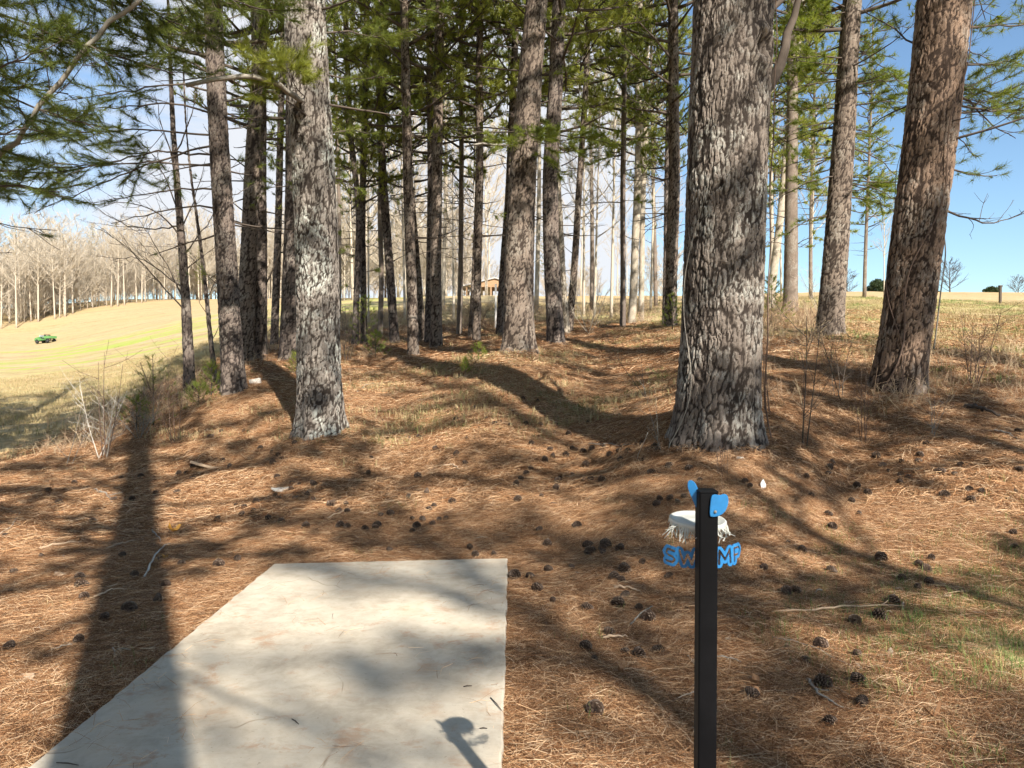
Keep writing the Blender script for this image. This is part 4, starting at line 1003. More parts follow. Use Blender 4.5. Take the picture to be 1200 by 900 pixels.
def slope_rot(X, Y, yaw):
    e = .12; dx = (gh(X + e, Y) - gh(X - e, Y)) / (2 * e); dy = (gh(X, Y + e) - gh(X, Y - e)) / (2 * e)
    out = np.empty((len(X), 3))
    for i in range(len(X)):
        n = Vector((-dx[i], -dy[i], 1)).normalized()
        q = Vector((0, 0, 1)).rotation_difference(n) @ Matrix.Rotation(yaw[i], 3, 'Z').to_quaternion()
        out[i] = q.to_euler()[:]
    return out

def straw_patch(seed, n=300, rad=.22, w=.0018, zmax=.03):
    r_ = np.random.default_rng(seed); mb = MB()
    a = r_.random(n) * 6.28; q = np.sqrt(r_.random(n)) * rad; c = np.c_[q * np.cos(a), q * np.sin(a), r_.random(n) ** 1.5 * zmax + .002]
    main = r_.random() * 6.28
    yaw = np.where(r_.random(n) < .35, main + r_.normal(0, .4, n), r_.random(n) * 6.28); pit = r_.normal(.0, .13, n); L = r_.uniform(.08, .18, n)
    d = np.c_[np.cos(yaw) * np.cos(pit), np.sin(yaw) * np.cos(pit), np.sin(pit)]; s = np.c_[-np.sin(yaw), np.cos(yaw), np.zeros(n)]
    tilt = r_.normal(0, .6, n); up = np.c_[np.zeros(n), np.zeros(n), np.ones(n)]; wv = (s * np.cos(tilt)[:, None] + up * np.sin(tilt)[:, None]) * w / 2
    bend = s * (r_.normal(0, .014, n)[:, None]) + up * (r_.normal(.004, .004, n)[:, None])
    A = c - d * L[:, None] / 2; B = c + bend; C = c + d * L[:, None] / 2
    V = np.stack([A - wv, A + wv, B - wv, B + wv, C - wv * .5, C + wv * .5], 1)
    V[..., 2] = np.maximum(V[..., 2], -.01)
    i = np.arange(n)[:, None] * 6
    F_ = np.concatenate([i + np.array([[0, 1, 3, 2]]), i + np.array([[2, 3, 5, 4]])])
    mb.add(V.reshape(-1, 3), F_, 0, rnd=np.repeat(r_.random(n) ** 1.1, 6))
    return mb.mesh('straw_clump', M['straw'], smooth=False)
def blades(seed, n, rad, h0, h1, w, mat, lean=.5, name='grass_tuft'):
    r_ = np.random.default_rng(seed); mb = MB()
    a = r_.random(n) * 6.28; q = np.sqrt(r_.random(n)) * rad; A = np.c_[q * np.cos(a), q * np.sin(a), np.full(n, -.01)]
    yaw = r_.random(n) * 6.28; ln = np.abs(r_.normal(0, lean, n)) + .1; h = r_.uniform(h0, h1, n)
    dh = np.c_[np.cos(yaw), np.sin(yaw), np.zeros(n)]; up = np.array([0, 0, 1.0])
    B = A + (dh * np.sin(ln)[:, None] * .5 + up * np.cos(ln)[:, None]) * h[:, None] * .55
    ln2 = np.minimum(ln * 1.9 + .2, 1.6)
    C = B + (dh * np.sin(ln2)[:, None] + up * np.cos(ln2)[:, None]) * h[:, None] * .5
    s = np.c_[-np.sin(yaw), np.cos(yaw), np.zeros(n)] * w / 2
    V = np.stack([A - s, A + s, B - s * .8, B + s * .8, C], 1); i = np.arange(n)[:, None] * 5
    rr = np.repeat(r_.random(n), 5)
    mb.add(V.reshape(-1, 3), i + np.array([[0, 1, 3, 2]]), 0, rnd=rr)
    mb.f.append((i + np.array([[2, 3, 4]])).astype(np.int64)); mb.m.append(np.zeros(n, np.int32))
    return mb.mesh(name, M[mat], smooth=False)

def sector(n, r0, r1, pw=2.0, half=R(41)):
    r = (rng.random(n) * (r1 ** pw - r0 ** pw) + r0 ** pw) ** (1 / pw); t = rng.uniform(-half, half, n)
    return r * np.sin(t), r * np.cos(t)
def off_pad(X, Y, m=.12): return (X < PADX0 + .02 - m) | (X > PADX1 + m) | (Y > 5.86 + m)

# pine straw
X1, Y1 = sector(5200, 1.9, 7.5, 1.6); X2, Y2 = sector(4200, 7.5, 14, 1.8); X3, Y3 = sector(4200, 14, 30, 1.6)
X = np.r_[X1, X2, X3]; Y = np.r_[Y1, Y2, Y3]; ix = np.r_[rng.integers(0, 8, len(X1)), rng.integers(8, 12, len(X2)), rng.integers(12, 15, len(X3))]
fm = field_mask(X, Y)
keep = off_pad(X, Y, .13) & ((fm + (rng.random(len(X)) - .5) * .5) < np.where((X > 1.3) & (Y < 7), .80, np.where((X > -4) & (Y < 26), 1.02, .62)))
X, Y, ix = X[keep], Y[keep], ix[keep]; yaw = rng.random(len(X)) * 6.28
sp = [straw_patch(100 + i, 360, .24, .0013) for i in range(8)] + [straw_patch(120 + i, 200, .36, .0028, .04) for i in range(4)] + [straw_patch(130 + i, 120, .5, .006, .05) for i in range(3)]
scatter('pine_straw', np.c_[X, Y, gh(X, Y)], slope_rot(X, Y, yaw), rng.uniform(.8, 1.25, len(X)), ix, sp, 'layer of fallen orange-brown pine needles over the forest floor', 'pine straw')

# a few loose needles blown onto the slab
np_ = 150; X = rng.uniform(PADX0 + .05, PADX1 - .05, np_); Y = rng.uniform(2.2, 5.6, np_); ed = np.minimum(np.minimum(X - PADX0, PADX1 - X), 5.8 - Y); kk = rng.random(np_) < np.exp(-ed / .22) + .10
X, Y = X[kk], Y[kk]; scatter('loose_needles', np.c_[X, Y, np.full(len(X), .0295)], np.c_[0 * X, 0 * X, rng.random(len(X)) * 6.28], np.ones(len(X)), rng.integers(0, 3, len(X)), [straw_patch(150 + i, 5, .12, .0016, .001) for i in range(3)], 'loose pine needles blown onto the concrete pad', 'pine needles')
# dry and greenish grass
X1, Y1 = sector(14000, 2.2, 12, 1.6); X2, Y2 = sector(19000, 9, 45, 1.35)
X = np.r_[X1, X2]; Y = np.r_[Y1, Y2]; near = np.r_[np.ones(len(X1), bool), np.zeros(len(X2), bool)]
fm = field_mask(X, Y); cl = fbm(X * 1.3 + 9, Y * 1.3, 77, 3)
pr_ = np.clip((fm - .15) * 2.2, 0, 1) * (.25 + .75 * sstep(.32, .55, cl)) + .035 * (cl > .5)
pr_ = pr_ * np.where((X < -3) & (Y < 17), .35, 1)
pr_ = np.where((X > 1.3) & (Y < 7), np.minimum(1, pr_ * 2.2 + .02), pr_)
keep = off_pad(X, Y, .08) & (rng.random(len(X)) < pr_)
X, Y, near = X[keep], Y[keep], near[keep]; g_ = fbm(X * .8 + 2, Y * .8, 78, 3)
gp = [blades(200 + i, 34, .10, .03, .10, .0026, 'grass', .8) for i in range(4)] + [blades(210, 30, .09, .04, .12, .0028, 'greengrass', .5)] + [blades(220 + i, 60, .32, .05, .16, .008, 'grass', .7) for i in range(3)] + [blades(230, 50, .3, .05, .14, .008, 'greengrass', .6)]
ix = np.where(near, np.where(((g_ > .56) & (X > -3.5)) | ((g_ > .46) & (X > 1.2) & (Y < 6.5)), 4, rng.integers(0, 4, len(X))), np.where((g_ > .60) & (X > 2), 8, rng.integers(5, 8, len(X))))
scatter('grass', np.c_[X, Y, gh(X, Y)], np.c_[np.zeros(len(X)), np.zeros(len(X)), rng.random(len(X)) * 6.28], rng.uniform(.6, 1.25, len(X)), ix, gp, 'tan and greenish winter grass tufts', 'grass')

# brown brush in the dip behind the clearing and along the left bank
def brush_mesh(seed, H=.7, n=16, w=.006):
    random.seed(seed); mb = MB()
    for _ in range(n):
        p = (random.gauss(0, .16), random.gauss(0, .16), -.05); a = random.random() * 6.28; L = H * random.uniform(.5, 1.1)
        Pm = bend_curve(p, a, random.uniform(.7, 1.5), L, 5, 0, -.1, .15); r0 = random.random()
        tube(mb, Pm, np.linspace(w, w * .4, 5), 3, cap=False, rnd=r0)
        for _ in range(5):
            t = random.uniform(.3, .95) * 4; i = min(int(t), 3); q = Pm[i] + (Pm[i + 1] - Pm[i]) * (t - i)
            tube(mb, bend_curve(q, a + random.uniform(-1.8, 1.8), random.uniform(.2, 1.2), L * random.uniform(.15, .4), 3, 0, 0, .2), [w * .5, w * .4, w * .3], 3, cap=False, rnd=r0)
    return mb.mesh('brush_clump', M['weed'])
bp = [brush_mesh(300 + i) for i in range(3)] + [brush_mesh(310 + i, .4, 14, .004) for i in range(2)]
def band(n, px0, px1, d0, d1, kinds, sd):
    px = rng.uniform(px0, px1, n); d = rng.uniform(d0, d1, n); x = (px - 600) / F * d; k = rng.random(n) < sstep(.36, .6, fbm(x * .6 + sd, d * .6, 88, 2)) + .1
    return np.c_[x, d][k], rng.integers(kinds[0], kinds[1], n)[k]
B_ = [band(330, 380, 780, 25, 40, (0, 3), 1), band(60, 130, 262, 12.2, 15.5, (3, 5), 2), band(26, 60, 140, 11, 15, (3, 5), 3), band(90, 870, 1200, 9, 14, (3, 5), 4), band(70, 230, 460, 14, 24, (3, 5), 5), band(80, 880, 960, 14, 30, (0, 5), 6)]
XY = np.concatenate([b[0] for b in B_]); ix = np.concatenate([b[1] for b in B_])
scatter('brush', np.c_[XY, gh(XY[:, 0], XY[:, 1])], np.c_[np.zeros(len(XY)), np.zeros(len(XY)), rng.random(len(XY)) * 6.28], rng.uniform(.5, 1.3, len(XY)), ix, bp, 'leafless brown undergrowth stems', 'undergrowth')

# far wood that reads as one mass behind the trunks one can tell apart
wp_ = [bare_mesh(400 + i, H=10, nl=30, spread=.42, fork=.06, r0=.07, tw=.035, sub=9, mat='twig_pale', up=1.2) for i in range(3)]
n_ = 320; px = rng.uniform(-160, 360, n_); q_ = rng.random(n_); d_ = np.interp(px, [-110, 0, 60, 150, 250, 345], [118, 124, 132, 146, 158, 156]) + q_ * 55
px2 = rng.uniform(370, 800, 110); d2 = rng.uniform(80, 130, 110); s2 = np.where(px2 < 560, rng.uniform(.8, 1.5, 110), rng.uniform(.3, .8, 110))
k2 = (px2 < 560) | (rng.random(110) < .5); px2, d2, s2 = px2[k2], d2[k2], s2[k2]
PX = np.r_[px, px2]; DD = np.r_[d_, d2]; XX = (PX - 600) / F * DD; SS = np.r_[rng.uniform(.5, 1.2, n_), s2 * .8]
scatter('distant_wood', np.c_[XX, DD, gh(XX, DD)], np.c_[0 * XX, 0 * XX, rng.random(len(XX)) * 6.28], SS, rng.integers(0, 3, len(XX)), wp_, 'hazy tan mass of leafless twigs of the far wood', 'far wood')

# ------------------------------------------------------------------ pine cones, every one its own thing
def cone_mesh(seed, L=.085, Wd=.072, openn=1.0):
    r_ = np.random.default_rng(seed); mb = MB()
    zc = np.linspace(0, L, 8); tube(mb, np.c_[np.zeros(8), np.zeros(8), zc], np.sin(np.linspace(.25, PI - .25, 8)) * .010 + .002, 6, rnd=.1)
    n = 84
    for i in range(n):
        t = (i + .5) / n; a = i * 2.39996; z = L * (.03 + .92 * t); R_ = Wd / 2 * (math.sin(PI * (t ** .75) * .93 + .12) ** .7) * r_.uniform(.92, 1.06)
        e = (-.35 + 1.5 * t) * openn + (1 - openn) * 1.1
        d = np.array([math.cos(a) * math.cos(e), math.sin(a) * math.cos(e), math.sin(e)]); s = np.array([-math.sin(a), math.cos(a), 0]); u = np.cross(d, s)
        b = np.array([math.cos(a) * .006, math.sin(a) * .006, z - R_ * math.sin(e) * .5]); tip = b + d * R_; w = .0075 * (1.15 - .5 * abs(t - .4))
        V = [b - s * w * .4, b + s * w * .4, tip - s * w - u * .001, tip + s * w - u * .001, tip + s * w * .7 + u * .0035 + d * .003, tip - s * w * .7 + u * .0035 + d * .003, b + u * .002]
        rr = [0, 0, .75, .75, 1.0, 1.0, 0]; rr = np.array(rr) * r_.uniform(.75, 1)
        mb.add(V, [[0, 1, 3, 2], [2, 3, 4, 5]], 0, rnd=rr)
        mb.f.append(np.array([[6, 5, 4], [6, 4, 1], [0, 5, 6], [0, 2, 5], [1, 4, 3]]) + mb.n - 7); mb.m.append(np.zeros(5, np.int32))
    V = np.concatenate(mb.v); 
    me = mb.mesh('pine_cone', M['cone'], smooth=False)
    return me
CONES = [cone_mesh(1), cone_mesh(2, .075, .066), cone_mesh(3, .095, .066, .8), cone_mesh(4, .08, .05, .5), cone_mesh(5, .07, .074)]
def crop(px0, py0, pts, s=3.0): return [(px0 + a / s, py0 + b / s) for a, b in pts]
CN = crop(800, 600, [(525,60),(420,145),(285,205),(525,215),(360,290),(400,290),(880,175),(855,210),(825,275),(980,290),(690,380),(605,400),(485,485),(615,515),(435,540),(495,625),(615,615),(525,760),(630,690),(1170,130),(1155,80),(620,10),(515,15),(245,660),(740,325),(775,245),(865,255)])
CN += crop(400, 600, [(20,60),(175,140),(210,175),(455,130),(475,158),(535,155),(140,15),(120,60),(610,235),(690,280),(730,210),(665,235),(925,120),(980,140),(870,150),(830,55),(695,68),(960,240),(995,215),(1060,190),(1150,240),(995,305),(975,335),(1080,385),(1040,350),(865,350),(745,320),(865,490),(1000,510),(1045,520),(1110,500),(890,535),(890,715),(940,440),(725,120),(985,250),(805,200)])
CN += crop(0, 600, [(635,190),(770,195),(475,235),(585,265),(555,320),(455,355),(370,385),(270,470),(35,490),(20,92),(330,38),(1080,175),(1195,55),(765,30),(45,220),(285,240),(285,270),(290,310),(425,160),(145,165),(840,175),(1075,60)])
CN += crop(400, 300, [(110,710),(435,730),(300,835),(330,885),(615,805),(630,787),(665,750),(760,595),(815,680),(670,660),(850,690),(790,700),(240,640),(270,635),(640,500),(690,508),(470,535),(810,770),(700,845),(860,735),(700,595),(650,590),(235,850),(620,860),(390,870),(440,640),(865,585),(510,570),(405,575),(485,605)])
CN += crop(800, 300, [(215,800),(435,780),(515,768),(455,845),(595,865),(615,812),(680,705),(830,725),(775,725),(975,740),(1065,728),(765,775),(765,800),(1045,835),(1005,830),(1180,620),(1180,760),(1170,835),(1015,865),(920,848),(650,838),(840,635),(960,770)])
CN += crop(0, 300, [(430,780),(495,778),(550,840),(625,835),(590,798),(785,720),(650,765),(1050,810),(1105,810),(1100,862),(265,800),(205,870),(170,830),(400,860),(805,740),(465,855),(955,690),(1080,840)])
random.seed(77)
for _ in range(42):
    c0_ = (random.gauss(610, 190), random.triangular(495, 660, 545))
    for _ in range(random.choice((1, 2, 3, 5))): CN.append((c0_[0] + random.gauss(0, 16), c0_[1] + random.gauss(0, 6)))
CN = [c for c in CN if 0 <= c[0] <= 1199]
def cone_label(px, py):
    if py > 655 and px > 845: return 'open brown pine cone on grassy straw right of the black post'
    if py > 640 and 590 < px <= 845: return 'open dark pine cone between the concrete pad and the black post'
    if py > 590 and px < 320: return 'dark pine cone on shaded straw left of the concrete pad'
    if 320 <= px < 600 and py > 560: return 'dark pine cone on the straw just beyond the concrete pad'
    if px > 860: return 'pine cone on the straw slope between the two right-hand pines'
    if px < 400: return 'small dark pine cone on the straw before the lichened pine'
    return 'small dark pine cone in the middle of the shaded clearing'
for i, (px, py) in enumerate(CN):
    p = hit(px, py + 3)
    if -1.95 < p[0] < .02 and p[1] < 5.98: continue
    if abs(px - 838) < 62 and py < 535: continue
    o = obj('pine_cone', CONES[i % 5], None, (p[0], p[1], p[2] + .034)); s = random.uniform(.62, 1.1); o.scale = (s, s, s)
    q = Matrix.Rotation(random.random() * 6.28, 3, 'Z') @ Matrix.Rotation(random.choice((1.35, 1.6, 1.75, .5)) + random.gauss(0, .2), 3, 'X')
    o.rotation_euler = q.to_euler(); off = q @ Vector((0, 0, .04)); o.location = (p[0] - off[0], p[1] - off[1], p[2] + .044 - off[2] * .9)
    tag(o, cone_label(px, py), 'pine cone', 'pine cones scattered over the straw')

# ------------------------------------------------------------------ sticks, chips, leaves
def stick(pts, r, label, mat='stick', lift=.026, group=None, stand=0.0, forks=0, n=14):
    G = np.array([hit(x, y) for x, y in pts]); 
    if stand: G[-1] = G[0] + (at(pts[-1][0], pts[-1][1], G[0][1]) - G[0])
    seg = np.r_[0, np.cumsum(np.linalg.norm(np.diff(G, axis=0), axis=1))]; s = np.linspace(0, seg[-1], n)
    C = np.stack([np.interp(s, seg, G[:, i]) for i in range(3)], 1)
    if not stand: C[:, 2] = gh(C[:, 0], C[:, 1]) + r + lift + .012 * np.sin(np.linspace(0, PI, n))
    C[1:-1] += np.random.normal(0, r * .5, (n - 2, 3)); b = C[0].copy(); mb = MB()
    tube(mb, C - b, r * (1 - .5 * np.linspace(0, 1, n)) * np.random.uniform(.9, 1.1, n), 7)
    for f in range(forks):
        i = random.randint(3, n - 3); d = unit(C[i + 1] - C[i]); a = math.atan2(d[1], d[0]) + random.choice((-.7, .7))
        tube(mb, bend_curve(C[i] - b, a, .1 if not stand else 1.0, seg[-1] * .25, 5), np.linspace(r * .5, r * .25, 5), 5)
    o = obj('stick', mb.mesh('stick', M[mat]), None, tuple(b)); tag(o, label, 'stick', group)
stick([(905, 724), (960, 722), (1010, 718), (1058, 716)], .008, 'long pale bent stick lying right of the black post', 'wood_chip', forks=1)
stick([(905, 753), (950, 765), (1002, 790)], .005, 'thin grey twig pointing at the cones in the lower right', 'twig_grey')
stick([(946, 804), (958, 823), (988, 838)], .008, 'short crooked grey twig below the group of cones', 'twig_grey', forks=1)
stick([(169, 681), (183, 655), (199, 641)], .009, 'curved pale stick beside the yellow leaf', 'twig_white')
stick([(178, 625), (190, 640)], .008, 'short grey stick above the curved pale one', 'twig_grey')
stick([(46, 648), (75, 643), (101, 639)], .011, 'flat tan stick on the straw at the far left', 'wood_chip')
stick([(125, 648), (150, 641), (168, 636)], .010, 'tan stick left of the yellow leaf', 'wood_chip')
stick([(110, 705), (135, 698), (148, 695)], .008, 'short tan stick on shaded straw left of the pad', 'wood_chip')
stick([(380, 615), (395, 607), (412, 601)], .010, 'pale diagonal stick beyond the far left corner of the pad', 'wood_chip')
stick([(738, 571), (745, 540), (759, 507)], .006, 'pale stick leaning upright left of the huge pine', 'twig_white', stand=1)
stick([(690, 523), (715, 524), (745, 525)], .009, 'grey stick lying flat left of the huge pine', 'twig_grey')
stick([(110, 577), (125, 583), (132, 592)], .010, 'grey forked stick near the left edge of the wood', 'twig_grey', forks=2)
stick([(515, 550), (530, 549), (538, 553)], .014, 'pale split stick in the sunny patch of the clearing', 'wood_chip')
stick([(707, 754), (722, 755), (735, 753)], .009, 'short cream stick among the cones beside the pad', 'wood_chip')
stick([(720, 694), (735, 696), (751, 699)], .009, 'cream stick above the cone group beside the pad', 'wood_chip')
stick([(738, 738), (750, 728), (765, 716)], .006, 'thin grey stick crossing a cone beside the pad', 'twig_grey')
stick([(1130, 480), (1150, 486), (1172, 492)], .03, 'thick dark broken branch on the slope at the far right', 'twig')
stick([(1165, 508), (1185, 515), (1199, 520)], .012, 'grey stick at the right edge of the slope', 'twig_grey')
stick([(418, 462), (428, 454), (438, 451)], .008, 'thin curved twig right of the lichened pine', 'twig_grey')
stick([(0, 630), (14, 622), (24, 604)], .008, 'thin twig at the left edge of the straw', 'stick')
for px0, py0, px1, py1 in ((342, 842, 350, 848), (543, 804, 553, 803), (575, 817, 588, 832), (66, 893, 92, 896), (562, 853, 571, 853)):
    A = at(px0, py0, 1); s_ = []
    for px, py in ((px0, py0), (px1, py1)):
        r_ = ray(px, py); t = (.0345 - CAMZ) / r_[2]; s_.append(np.array([r_[0] * t, r_[1] * t, .0325]))
    mb = MB(); m_ = (s_[0] + s_[1]) / 2 + [0, 0, .003]; tube(mb, np.array([s_[0], m_, s_[1]]) - s_[0], [.0022, .003, .0015], 5)
    o = obj('twig', mb.mesh('twig', M['twig']), None, tuple(s_[0])); tag(o, 'tiny dark twig lying on the concrete pad', 'twig', 'tiny twigs on the pad')
random.seed(9)
for i in range(46):
    px = random.uniform(10, 1190); py = random.uniform(525, 870); a = random.random() * 3.14; l = random.uniform(10, 34) * (py - 430) / 300
    p = hit(px, py)
    if -2.0 < p[0] < .1 and p[1] < 6.2: continue
    stick([(px, py), (px + l * math.cos(a) * .5, py + l * .2 * math.sin(a)), (px + l * math.cos(a), py + l * .35 * math.sin(a))], random.uniform(.0025, .006), 'short dry twig lying loose on the pine straw', random.choice(('stick', 'twig_grey', 'twig')), group='dry twigs lying on the straw')
def flake(px, py, wd, ln, label, mat, name, cat, th=.004, curl=.3, group=None, yaw=None, jag=.25, lift=.028):
    p = hit(px, py); n = 14; a = np.arange(n) / n * 2 * PI; rr = 1 + np.random.normal(0, jag, n) * .5
    x = np.cos(a) * ln / 2 * rr; y = np.sin(a) * wd / 2 * rr; z = curl * (x ** 2) / ln + curl * .5 * y ** 2 / wd
    V = np.concatenate([np.c_[x, y, z + th], [[0, 0, th]], np.c_[x, y, z], [[0, 0, 0]]]); k = np.arange(n); k2 = (k + 1) % n
    mb = MB(); mb.add(V, np.concatenate([np.stack([k, k2, np.full(n, n)], 1), np.stack([k2 + n + 1, k + n + 1, np.full(n, 2 * n + 1)], 1)]))
    mb.f.append(np.stack([k, k + n + 1, k2 + n + 1, k2], 1)); mb.m.append(np.zeros(n, np.int32))
    o = obj(name, mb.mesh(name, M[mat], smooth=False), None, (p[0], p[1], p[2] + lift)); o.rotation_euler = (random.gauss(0, .15), random.gauss(0, .15), random.random() * 6.28 if yaw is None else yaw)
    return tag(o, label, cat, group)
flake(203, 627, .07, .13, 'yellow curled leaf standing out on the shaded straw', 'leaf_y', 'fallen_leaf', 'leaf', .001, 2.0, yaw=1.1, lift=.03)
flake(194, 658, .03, .06, 'small orange leaf scrap below the yellow leaf', 'leaf_y', 'fallen_leaf', 'leaf', .001, 1.5)
flake(33, 801, .05, .10, 'cream split wood chip on the sunny straw at the lower left', 'wood_chip', 'wood_chip', 'wood chip', .008, .3)
flake(80, 824, .02, .05, 'small pale chip on shaded straw left of the pad', 'wood_chip', 'wood_chip', 'wood chip', .004)
flake(300, 452, .16, .22, 'white flat stone beside the dark-barked pine', 'stone', 'stone', 'stone', .09, .1)
flake(245, 551, .16, .42, 'broken slab of grey bark lying in the shade left of the clearing', 'wood_chip', 'bark_slab', 'bark', .03, .1, yaw=.1)
flake(867, 541, .06, .09, 'pale grey chip at the foot of the huge pine', 'stone', 'bark_chip', 'bark', .015, .2)
flake(330, 578, .08, .20, 'whitish bark flakes in a heap before the lichened pine', 'stone', 'bark_chip', 'bark', .02, .4)
flake(70, 679, .06, .12, 'pale bark chip on the straw near the left edge', 'wood_chip', 'bark_chip', 'bark', .01, .4)
for i in range(60):
    px = random.uniform(10, 1190); py = random.uniform(520, 860); p = hit(px, py)
    if -2.0 < p[0] < .1 and p[1] < 6.2: continue
    k = random.random()
    if k < .45: flake(px, py, random.uniform(.025, .05), random.uniform(.04, .08), 'small curled brown leaf lying on the pine straw', 'leaf', 'fallen_leaf', 'leaf', .001, random.uniform(.5, 3), 'brown leaves on the straw')
    else: flake(px, py, random.uniform(.015, .035), random.uniform(.03, .09), 'small tan bark chip lying on the pine straw', random.choice(('wood_chip', 'stick')), 'bark_chip', 'bark', .005, .3, 'bark chips on the straw')
# ------------------------------------------------------------------ the black tee post with its blue and white disc pieces
def plate(name, outline, th, mat, parent, M4, holes=None):
    """flat rounded plate: outline in its own x-z plane, thickness along y"""
    o2 = np.array(outline, float); n = len(o2); bv = th * .3; c = o2.mean(0); ins = o2 + (c - o2) * (bv / np.maximum(np.linalg.norm(c - o2, axis=1, keepdims=True), 1e-6))
    V = []
    for q, y in ((ins, -th / 2), (o2, -th / 2 + bv), (o2, th / 2 - bv), (ins, th / 2)): V += [[a, y, b] for a, b in q]
    V = np.array(V); k = np.arange(n); k2 = (k + 1) % n
    mb = MB(); mb.add(V, np.concatenate([np.stack([a * n + k, a * n + k2, (a + 1) * n + k2, (a + 1) * n + k], -1) for a in range(3)]))
    mb.f += [k[::-1][None], (3 * n + k)[None]]; mb.m += [np.zeros(1, np.int32)] * 2
    o = obj(name, mb.mesh(name, M[mat], smooth=False), parent); o.matrix_local = M4; return o
def rrect(w, h, r, n=6):
    P_ = []
    for cx, cz, a0 in ((w / 2 - r, h / 2 - r, 0), (-w / 2 + r, h / 2 - r, PI / 2), (-w / 2 + r, -h / 2 + r, PI), (w / 2 - r, -h / 2 + r, 1.5 * PI)):
        P_ += [(cx + r * math.cos(a0 + t), cz + r * math.sin(a0 + t)) for t in np.linspace(0, PI / 2, n)]
    return P_
D0 = 1.6; pc = at(831.5, 578, D0); ground0 = gz(pc[0], D0)
post = thing('tee_post', 'square black steel tee post wearing blue and white flying-disc pieces with cut-out letters', 'post', (pc[0], D0 + .024, ground0 - .05))
Hh = pc[2] - (ground0 - .05); S_ = .041
mb = MB(); box(mb, (0, 0, Hh / 2), (S_, S_, Hh), bev=.003); obj('post_tube', mb.mesh('post_tube', M['steel'], smooth=False), post)
mb = MB(); box(mb, (0, 0, Hh + .001), (S_ + .001, S_ + .001, .006), bev=.002); obj('top_cap', mb.mesh('top_cap', M['steel'], smooth=False), post)
# right flap, screwed to the front right corner
fl = [(-.013, .024), (-.004, .0275), (.010, .026), (.019, .031), (.028, .029), (.033, .019), (.0335, .005), (.030, -.010), (.022, -.021), (.010, -.028), (-.004, -.031), (-.012, -.029), (-.0135, 0)]
def smooth_poly(P_, it=2):
    P_ = np.array(P_, float)
    for _ in range(it): P_ = np.stack([.75 * P_ + .25 * np.roll(P_, -1, 0), .25 * P_ + .75 * np.roll(P_, -1, 0)], 1).reshape(-1, 2)
    return P_
plate('blue_flap', smooth_poly(fl)[::-1], .004, 'disc_blue', post, Matrix.Translation((.0125, -.024, Hh - .026)) @ Matrix.Rotation(R(6), 4, 'Y') @ Matrix.Rotation(R(7), 4, 'Z') @ Matrix.Scale(.86, 4))
el = [(-.014, .030), (-.007, .036), (.002, .032), (.009, .022), (.013, .010), (.012, -.030), (.008, -.036), (.001, -.018), (-.007, -.002), (-.013, .014)]
plate('blue_flap', smooth_poly(el)[::-1], .004, 'disc_blue', post, Matrix.Translation((-.027, .012, Hh - .008)) @ Matrix.Rotation(R(-25), 4, 'Z') @ Matrix.Scale(.88, 4))
# small screw on the flap
mb = MB(); tube(mb, [(0, 0, 0), (0, -.003, 0)], [.0035, .003], 8); sc_o = obj('screw', mb.mesh('screw', M['twig_grey']), post, (.012, -.026, Hh - .040))
for z_ in ():
    mb = MB(); tube(mb, [(0, 0, 0), (0, -.004, 0)], [.0055, .0045], 6); obj('bolt', mb.mesh('bolt', M['twig_grey'], False), post, (.0, -.0235, Hh + z_))
# white disc behind the post, torn fringe hanging from its rim
def white_disc():
    mb = MB(); rg = np.random.default_rng(4); n = 64; a = np.arange(n) / n * 2 * PI
    prof = [(.004, .004), (.03, .0045), (.055, .005), (.064, .008), (.0695, .0125), (.073, .0125), (.0755, .010), (.076, .005), (.0755, .001), (.0735, .001), (.0735, .0), (.071, .006), (.064, .003), (.05, .001), (.004, .001)]
    V = np.concatenate([np.c_[r * np.cos(a), r * np.sin(a), np.full(n, z) - (.010 * (vnoise(a * 5, a * 0, 3)) if k in (8, 9) else 0)] for k, (r, z) in enumerate(prof)])
    k = np.arange(n); k2 = (k + 1) % n; m = len(prof)
    q = np.concatenate([np.stack([i * n + k, i * n + k2, ((i + 1) % m) * n + k2, ((i + 1) % m) * n + k], -1) for i in range(m)])
    mb.add(V, q)
    # ragged strips
    for i in range(90):
        an = -PI / 2 + rg.normal(0, 1.15); L = rg.uniform(.012, .040) * (1 + .4 * math.cos(an + 1.9)); w = rg.uniform(.002, .0055)
        P_ = []; p = np.array([.0745 * math.cos(an), .0745 * math.sin(an), .003]); dr = np.array([math.cos(an) * .25 + rg.normal(0, .18), math.sin(an) * .25 + rg.normal(0, .12), -1.0])
        s = np.array([-math.sin(an), math.cos(an), 0])
        for j in range(5):
            P_.append(p.copy()); dr = unit(dr + rg.normal(0, .28, 3)); p = p + dr * L / 4
        P_ = np.array(P_); W_ = np.array([1, .9, .7, .6, .25]) * w; o_ = np.array([math.cos(an), math.sin(an), 0]) * .0012
        V = np.concatenate([P_ - s * W_[:, None] / 2 - o_ , P_ + s * W_[:, None] / 2 - o_, P_ + s * W_[:, None] / 2 + o_, P_ - s * W_[:, None] / 2 + o_])
        q = []
        for j in range(4):
            for u in range(4): q.append([u * 5 + j, ((u + 1) % 4) * 5 + j, ((u + 1) % 4) * 5 + j + 1, u * 5 + j + 1])
        mb.add(V, q)
    # long torn splinters at the left
    for dx, dz, r0 in ((-.036, -.026, .0026), (-.022, -.006, .0022), (-.03, -.035, .002)):
        P0 = np.array([-.066, -.034, -.004]); P1 = P0 + np.array([dx, -.004, dz])
        tube(mb, [P0, (P0 + P1) / 2 + [0, 0, .004], P1], [r0, r0 * .8, r0 * .5], 5)
    return mb.mesh('white_disc', M['disc_white'])
pdc = at(817.5, 612, 1.715)
